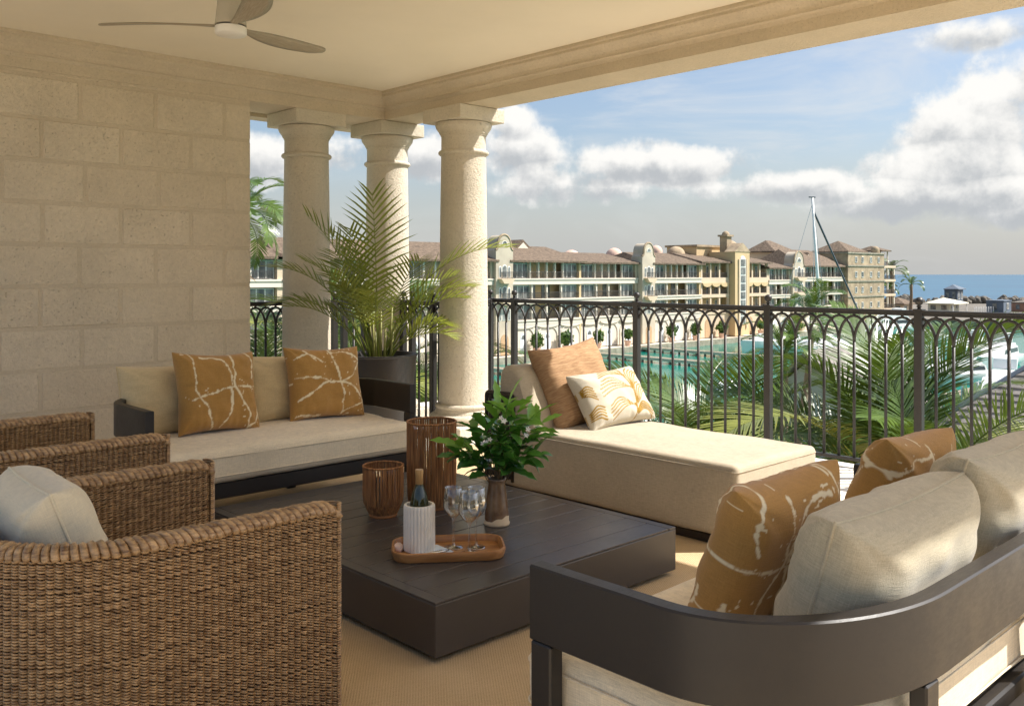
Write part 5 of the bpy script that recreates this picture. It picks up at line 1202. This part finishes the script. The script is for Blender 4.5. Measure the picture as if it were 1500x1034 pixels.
# shore beyond the lagoon
struct(MB().prism([(222, 70), (330, 20), (420, -60), (520, -200), (560, -200), (430, 100), (330, 190), (222, 190)][::-1], WZ - 1, -9.4, 'z').build('shore', 'rock'))
def rubble():
    rg = random.Random(4); mb = MB(); P0 = [(330, 170), (380, 90), (440, -20), (520, -170)]
    for k in range(420):
        t = rg.random() * 2.999; i = int(t); f = t - i; x = P0[i][0] + (P0[i + 1][0] - P0[i][0]) * f + rg.uniform(-7, 7); y = P0[i][1] + (P0[i + 1][1] - P0[i][1]) * f + rg.uniform(-5, 5); s = rg.uniform(.7, 2.0)
        st = len(mb.v); mb.cbox(-s, s, -s * .8, s * .8, -s * .6, s * .6, s * .3); mb.xf(Matrix.Translation((x, y, -9.2 + rg.uniform(-.3, 1.1))) @ Euler((rg.random() * 3, rg.random() * 3, rg.random() * 3)).to_matrix().to_4x4(), st)
    o = mb.build('breakwater_rocks', 'rock'); tag(o, 'heap of dark rocks forming the breakwater before the sea', 'rocks', kind='stuff')
rubble()
def small_building(name, c, w, d, h, roof_h, wallm, roofm, label, over=.8, z=-9.4, cat='building', windows=2):
    root = empty(name, (c[0], c[1], z), label, cat); x, y = c
    MB().box(x - w / 2, x + w / 2, y - d / 2, y + d / 2, z, z + h).build('wall', wallm, root)
    hip_roof(root, x - w / 2, x + w / 2, y - d / 2, y + d / 2, z + h, z + h + roof_h, over=over, inset=w * .35, ridge=.5, m=roofm)
    for i in range(windows): wx = x - w / 2 + w * (i + .5) / windows; window(root, wx - w * .13, wx + w * .13, z + h * .35, z + h * .85, y - d / 2 - .13, nm=1)
    for i in range(windows): wy = y - d / 2 + d * (i + .5) / windows; MB().box(x - w / 2 - .12, x - w / 2 - .002, wy - d * .12, wy + d * .12, z + h * .3, z + h * .85).build('window', 'window_pane', root)
    return root
hx = px(1397, 440, 330); small_building('lookout_hut', hx[:2], 5.5, 4.5, 5.2, 1.8, 'slate_blue', 'slate_blue', 'dark slate lookout hut with a pointed roof on the breakwater')
cp = px(1382, 455, 262); pvl = small_building('beach_pavilion', cp[:2], 7.0, 6.0, 2.3, 1.6, 'pavilion_cream', 'pavilion_cream', 'low cream beach pavilion with wide eaves before the breakwater', over=2.0)
for k in (-1, 1): MB().box(cp[0] + k * 5.0 - .1, cp[0] + k * 5.0 + .1, cp[1] - 4.6, cp[1] - 4.4, -9.4, -7.1).build('post', 'bollard_white', pvl)
cq = px(1316, 455, 250); small_building('beach_house', cq[:2], 6.0, 5.0, 2.5, 1.8, 'stucco_cream', 'shingle', 'small shingle roofed house at the foot of the royal palms')
bs = px(1463, 455, 255); small_building('boathouse', bs[:2], 6.2, 4.5, 3.2, .5, 'slate_blue', 'slate_blue', 'blue grey boathouse beside the white fence', over=.15, windows=1)
br_ = px(1497, 455, 262); small_building('brick_store', br_[:2], 7.0, 4.0, 2.5, .6, 'brick_far', 'rock', 'low brick store beside the blue grey boathouse', over=.2, windows=1)
fn = px(1443, 455, 252); fnc = empty('picket_fence', (fn[0], fn[1], -9.4), 'short white picket fence beside the blue grey boathouse', 'fence')
for i in range(12): MB().box(fn[0] - 2.6 + i * .42, fn[0] - 2.42 + i * .42, fn[1] + 1.8 - i * .3, fn[1] + 1.9 - i * .3, -9.4, -7.6).build('picket', 'bollard_white', fnc)

# ---------------------------------------------------------------- boats
def hull(root, L, w, h, m='boat_white', n=14):
    mb = MB(); rows_ = []
    for i in range(n + 1):
        t = i / n; x = -L / 2 + L * t; ww = w / 2 * (1 - max(0, (t - .45) / .55) ** 2.2) * (.92 + .08 * min(1, t * 5)); zt = h * (1 + .28 * t * t)
        rows_.append([(x - .0, -ww * .55, -.3), (x + .1 * t, -ww, h * .45), (x + .5 * t, -ww * 1.02, zt), (x + .5 * t, ww * 1.02, zt), (x + .1 * t, ww, h * .45), (x, ww * .55, -.3)])
    for r in rows_: mb.v += r
    for i in range(n):
        for j in range(6): j2 = (j + 1) % 6; mb.f.append((i * 6 + j, i * 6 + j2, (i + 1) * 6 + j2, (i + 1) * 6 + j))
    mb.f.append(tuple(range(6))); mb.f.append(tuple(n * 6 + j for j in range(6))); return mb.build('hull', m, root, local=True, auto=50)
def yacht(loc, L, heading, label, fly=True, m='boat_white'):
    root = empty('motor_yacht', loc, label, 'yacht', 'yachts in the lagoon'); root.rotation_euler = (0, 0, R(heading)); w = L * .27; h = L * .11
    hull(root, L, w, h, m)
    z1 = h * 1.02; z2 = z1 + L * .085
    MB().prism([(-L * .40, z1), (L * .22, z1 + .1), (L * .10, z2), (-L * .36, z2)], -w * .38, w * .38).build('cabin', 'boat_white', root, local=True)
    for s in (-1, 1): MB().prism([(-L * .36, z1 + L * .03), (L * .155, z1 + L * .03), (L * .11, z1 + L * .07), (-L * .34, z1 + L * .07)], s * w * .385 - .02, s * w * .385 + .02).build('side_window', 'boat_dark', root, local=True)
    if fly:
        MB().prism([(-L * .34, z2), (L * .04, z2), (-L * .02, z2 + L * .045), (-L * .32, z2 + L * .03)], -w * .34, w * .34).build('flybridge', 'boat_white', root, local=True)
        MB().prism([(-L * .24, z2 + L * .045), (-L * .21, z2 + L * .045), (-L * .23, z2 + L * .12), (-L * .30, z2 + L * .125), (-L * .30, z2 + L * .115)], -w * .3, w * .3).build('radar_arch', 'boat_white', root, local=True)
    MB().tube([(L * .46, -w * .1, h * 1.3), (L * .44, -w * .12, h * 1.75), (L * .2, -w * .42, h * 1.65), (L * .2, -w * .44, h * 1.2)], .035, 5).build('bow_rail', 'mast_metal', root, local=True)
    return root
y1 = px(1293, 462, 188); yacht((y1[0], y1[1], WZ), 17, 160, 'white motor yacht with flybridge before the weathered stone building')
y2 = px(1355, 462, 165); yacht((y2[0], y2[1], WZ), 12, 175, 'small white motor yacht before the cream beach pavilion', False)
y3 = px(1240, 500, 135); yacht((y3[0], y3[1], WZ), 13, 150, 'white motor yacht moored past the slim palm')
y4 = px(1130, 490, 150); yacht((y4[0], y4[1], WZ), 14, 170, 'white motor yacht moored below the golden palace')
y5 = px(1330, 510, 110); yacht((y5[0], y5[1], WZ), 12, 165, 'white motor yacht moored behind the largest railing palm', True)
y6 = px(1465, 520, 88); yacht((y6[0], y6[1], WZ), 13, 190, 'large white motor yacht beside the shingled pavilion', True, 'boat_grey')
y7 = px(1490, 565, 62); yacht((y7[0], y7[1], WZ), 9, 20, 'small blue hulled motor boat behind the shingled pavilion', False, 'canvas_blue')
y8 = px(1065, 545, 95); yacht((y8[0], y8[1], WZ), 7, 30, 'small white motor boat behind the first large railing palm', False)
for (bx, by, bd, bl, bh, lab) in ((1415, 478, 140, 12, 170, 'white motor yacht before the picket fence'), (1460, 492, 122, 14, 185, 'white motor yacht in front of the blue grey boathouse'), (1395, 505, 104, 11, 160, 'white motor yacht in mid basin behind the ochre pillows'), (1478, 540, 76, 10, 175, 'white motor yacht moored beyond the pavilion roof'), (1268, 478, 150, 13, 165, 'white motor yacht moored beside the sailing boat')):
    q = px(bx, by, bd); yacht((q[0], q[1], WZ), bl, bh, lab)
dk = px(1440, 515, 96); dd = empty('dock', (dk[0], dk[1], WZ), 'timber pontoon among the yachts beyond the pavilion', 'dock', 'finger docks in the lagoon')
MB().box(dk[0] - 9, dk[0] + 12, dk[1] - .9, dk[1] + .9, -10.9, -10.6).build('deck', 'dock_timber', dd)
for k in range(6): MB().box(dk[0] - 8.6 + k * 4, dk[0] - 8.3 + k * 4, dk[1] - 1.1, dk[1] - .91, WZ - .5, -9.6).build('pile', 'bollard_white', dd)
MS = px(1204, 470, 140); sb = empty('sailing_boat', (MS[0], MS[1], WZ), 'white sailing boat with a tall bare mast in the lagoon', 'sailing boat'); sb.rotation_euler = (0, 0, R(150))
hull(sb, 18, 4.4, 1.5); MB().prism([(-4, 1.5), (3.5, 1.6), (2.2, 2.3), (-3.6, 2.3)], -1.3, 1.3).build('cabin', 'boat_white', sb, local=True)
mt = px(1190, 290, 140); top = Matrix.Rotation(R(-150), 4, 'Z') @ (Vector(mt) - Vector((MS[0], MS[1], WZ))); bot = Vector((0, 0, 1.5))
MB().tube([bot, bot.lerp(top, .5), top], [.27, .24, .17], 10).build('mast', 'mast_metal', sb, smooth=True, local=True)
MB().tube([top + Vector((-.5, 0, .1)), top + Vector((.6, 0, .1))], .10, 5).build('masthead', 'boat_dark', sb, local=True)
MB().tube([top * .92, Vector((-9.2, -.6, 1.9))], .17, 5).build('furled_sail', 'boat_dark', sb, local=True)
for e_ in ((8.6, 0, 1.8), (0, 2.1, 1.6), (0, -2.1, 1.6)): MB().tube([top * .97, Vector(e_)], .035, 4).build('stay', 'boat_grey', sb, local=True)
MB().tube([bot + Vector((0, 0, 1.6)), Vector((-6.5, 0, 3.4))], .14, 6).build('boom', 'mast_metal', sb, local=True)
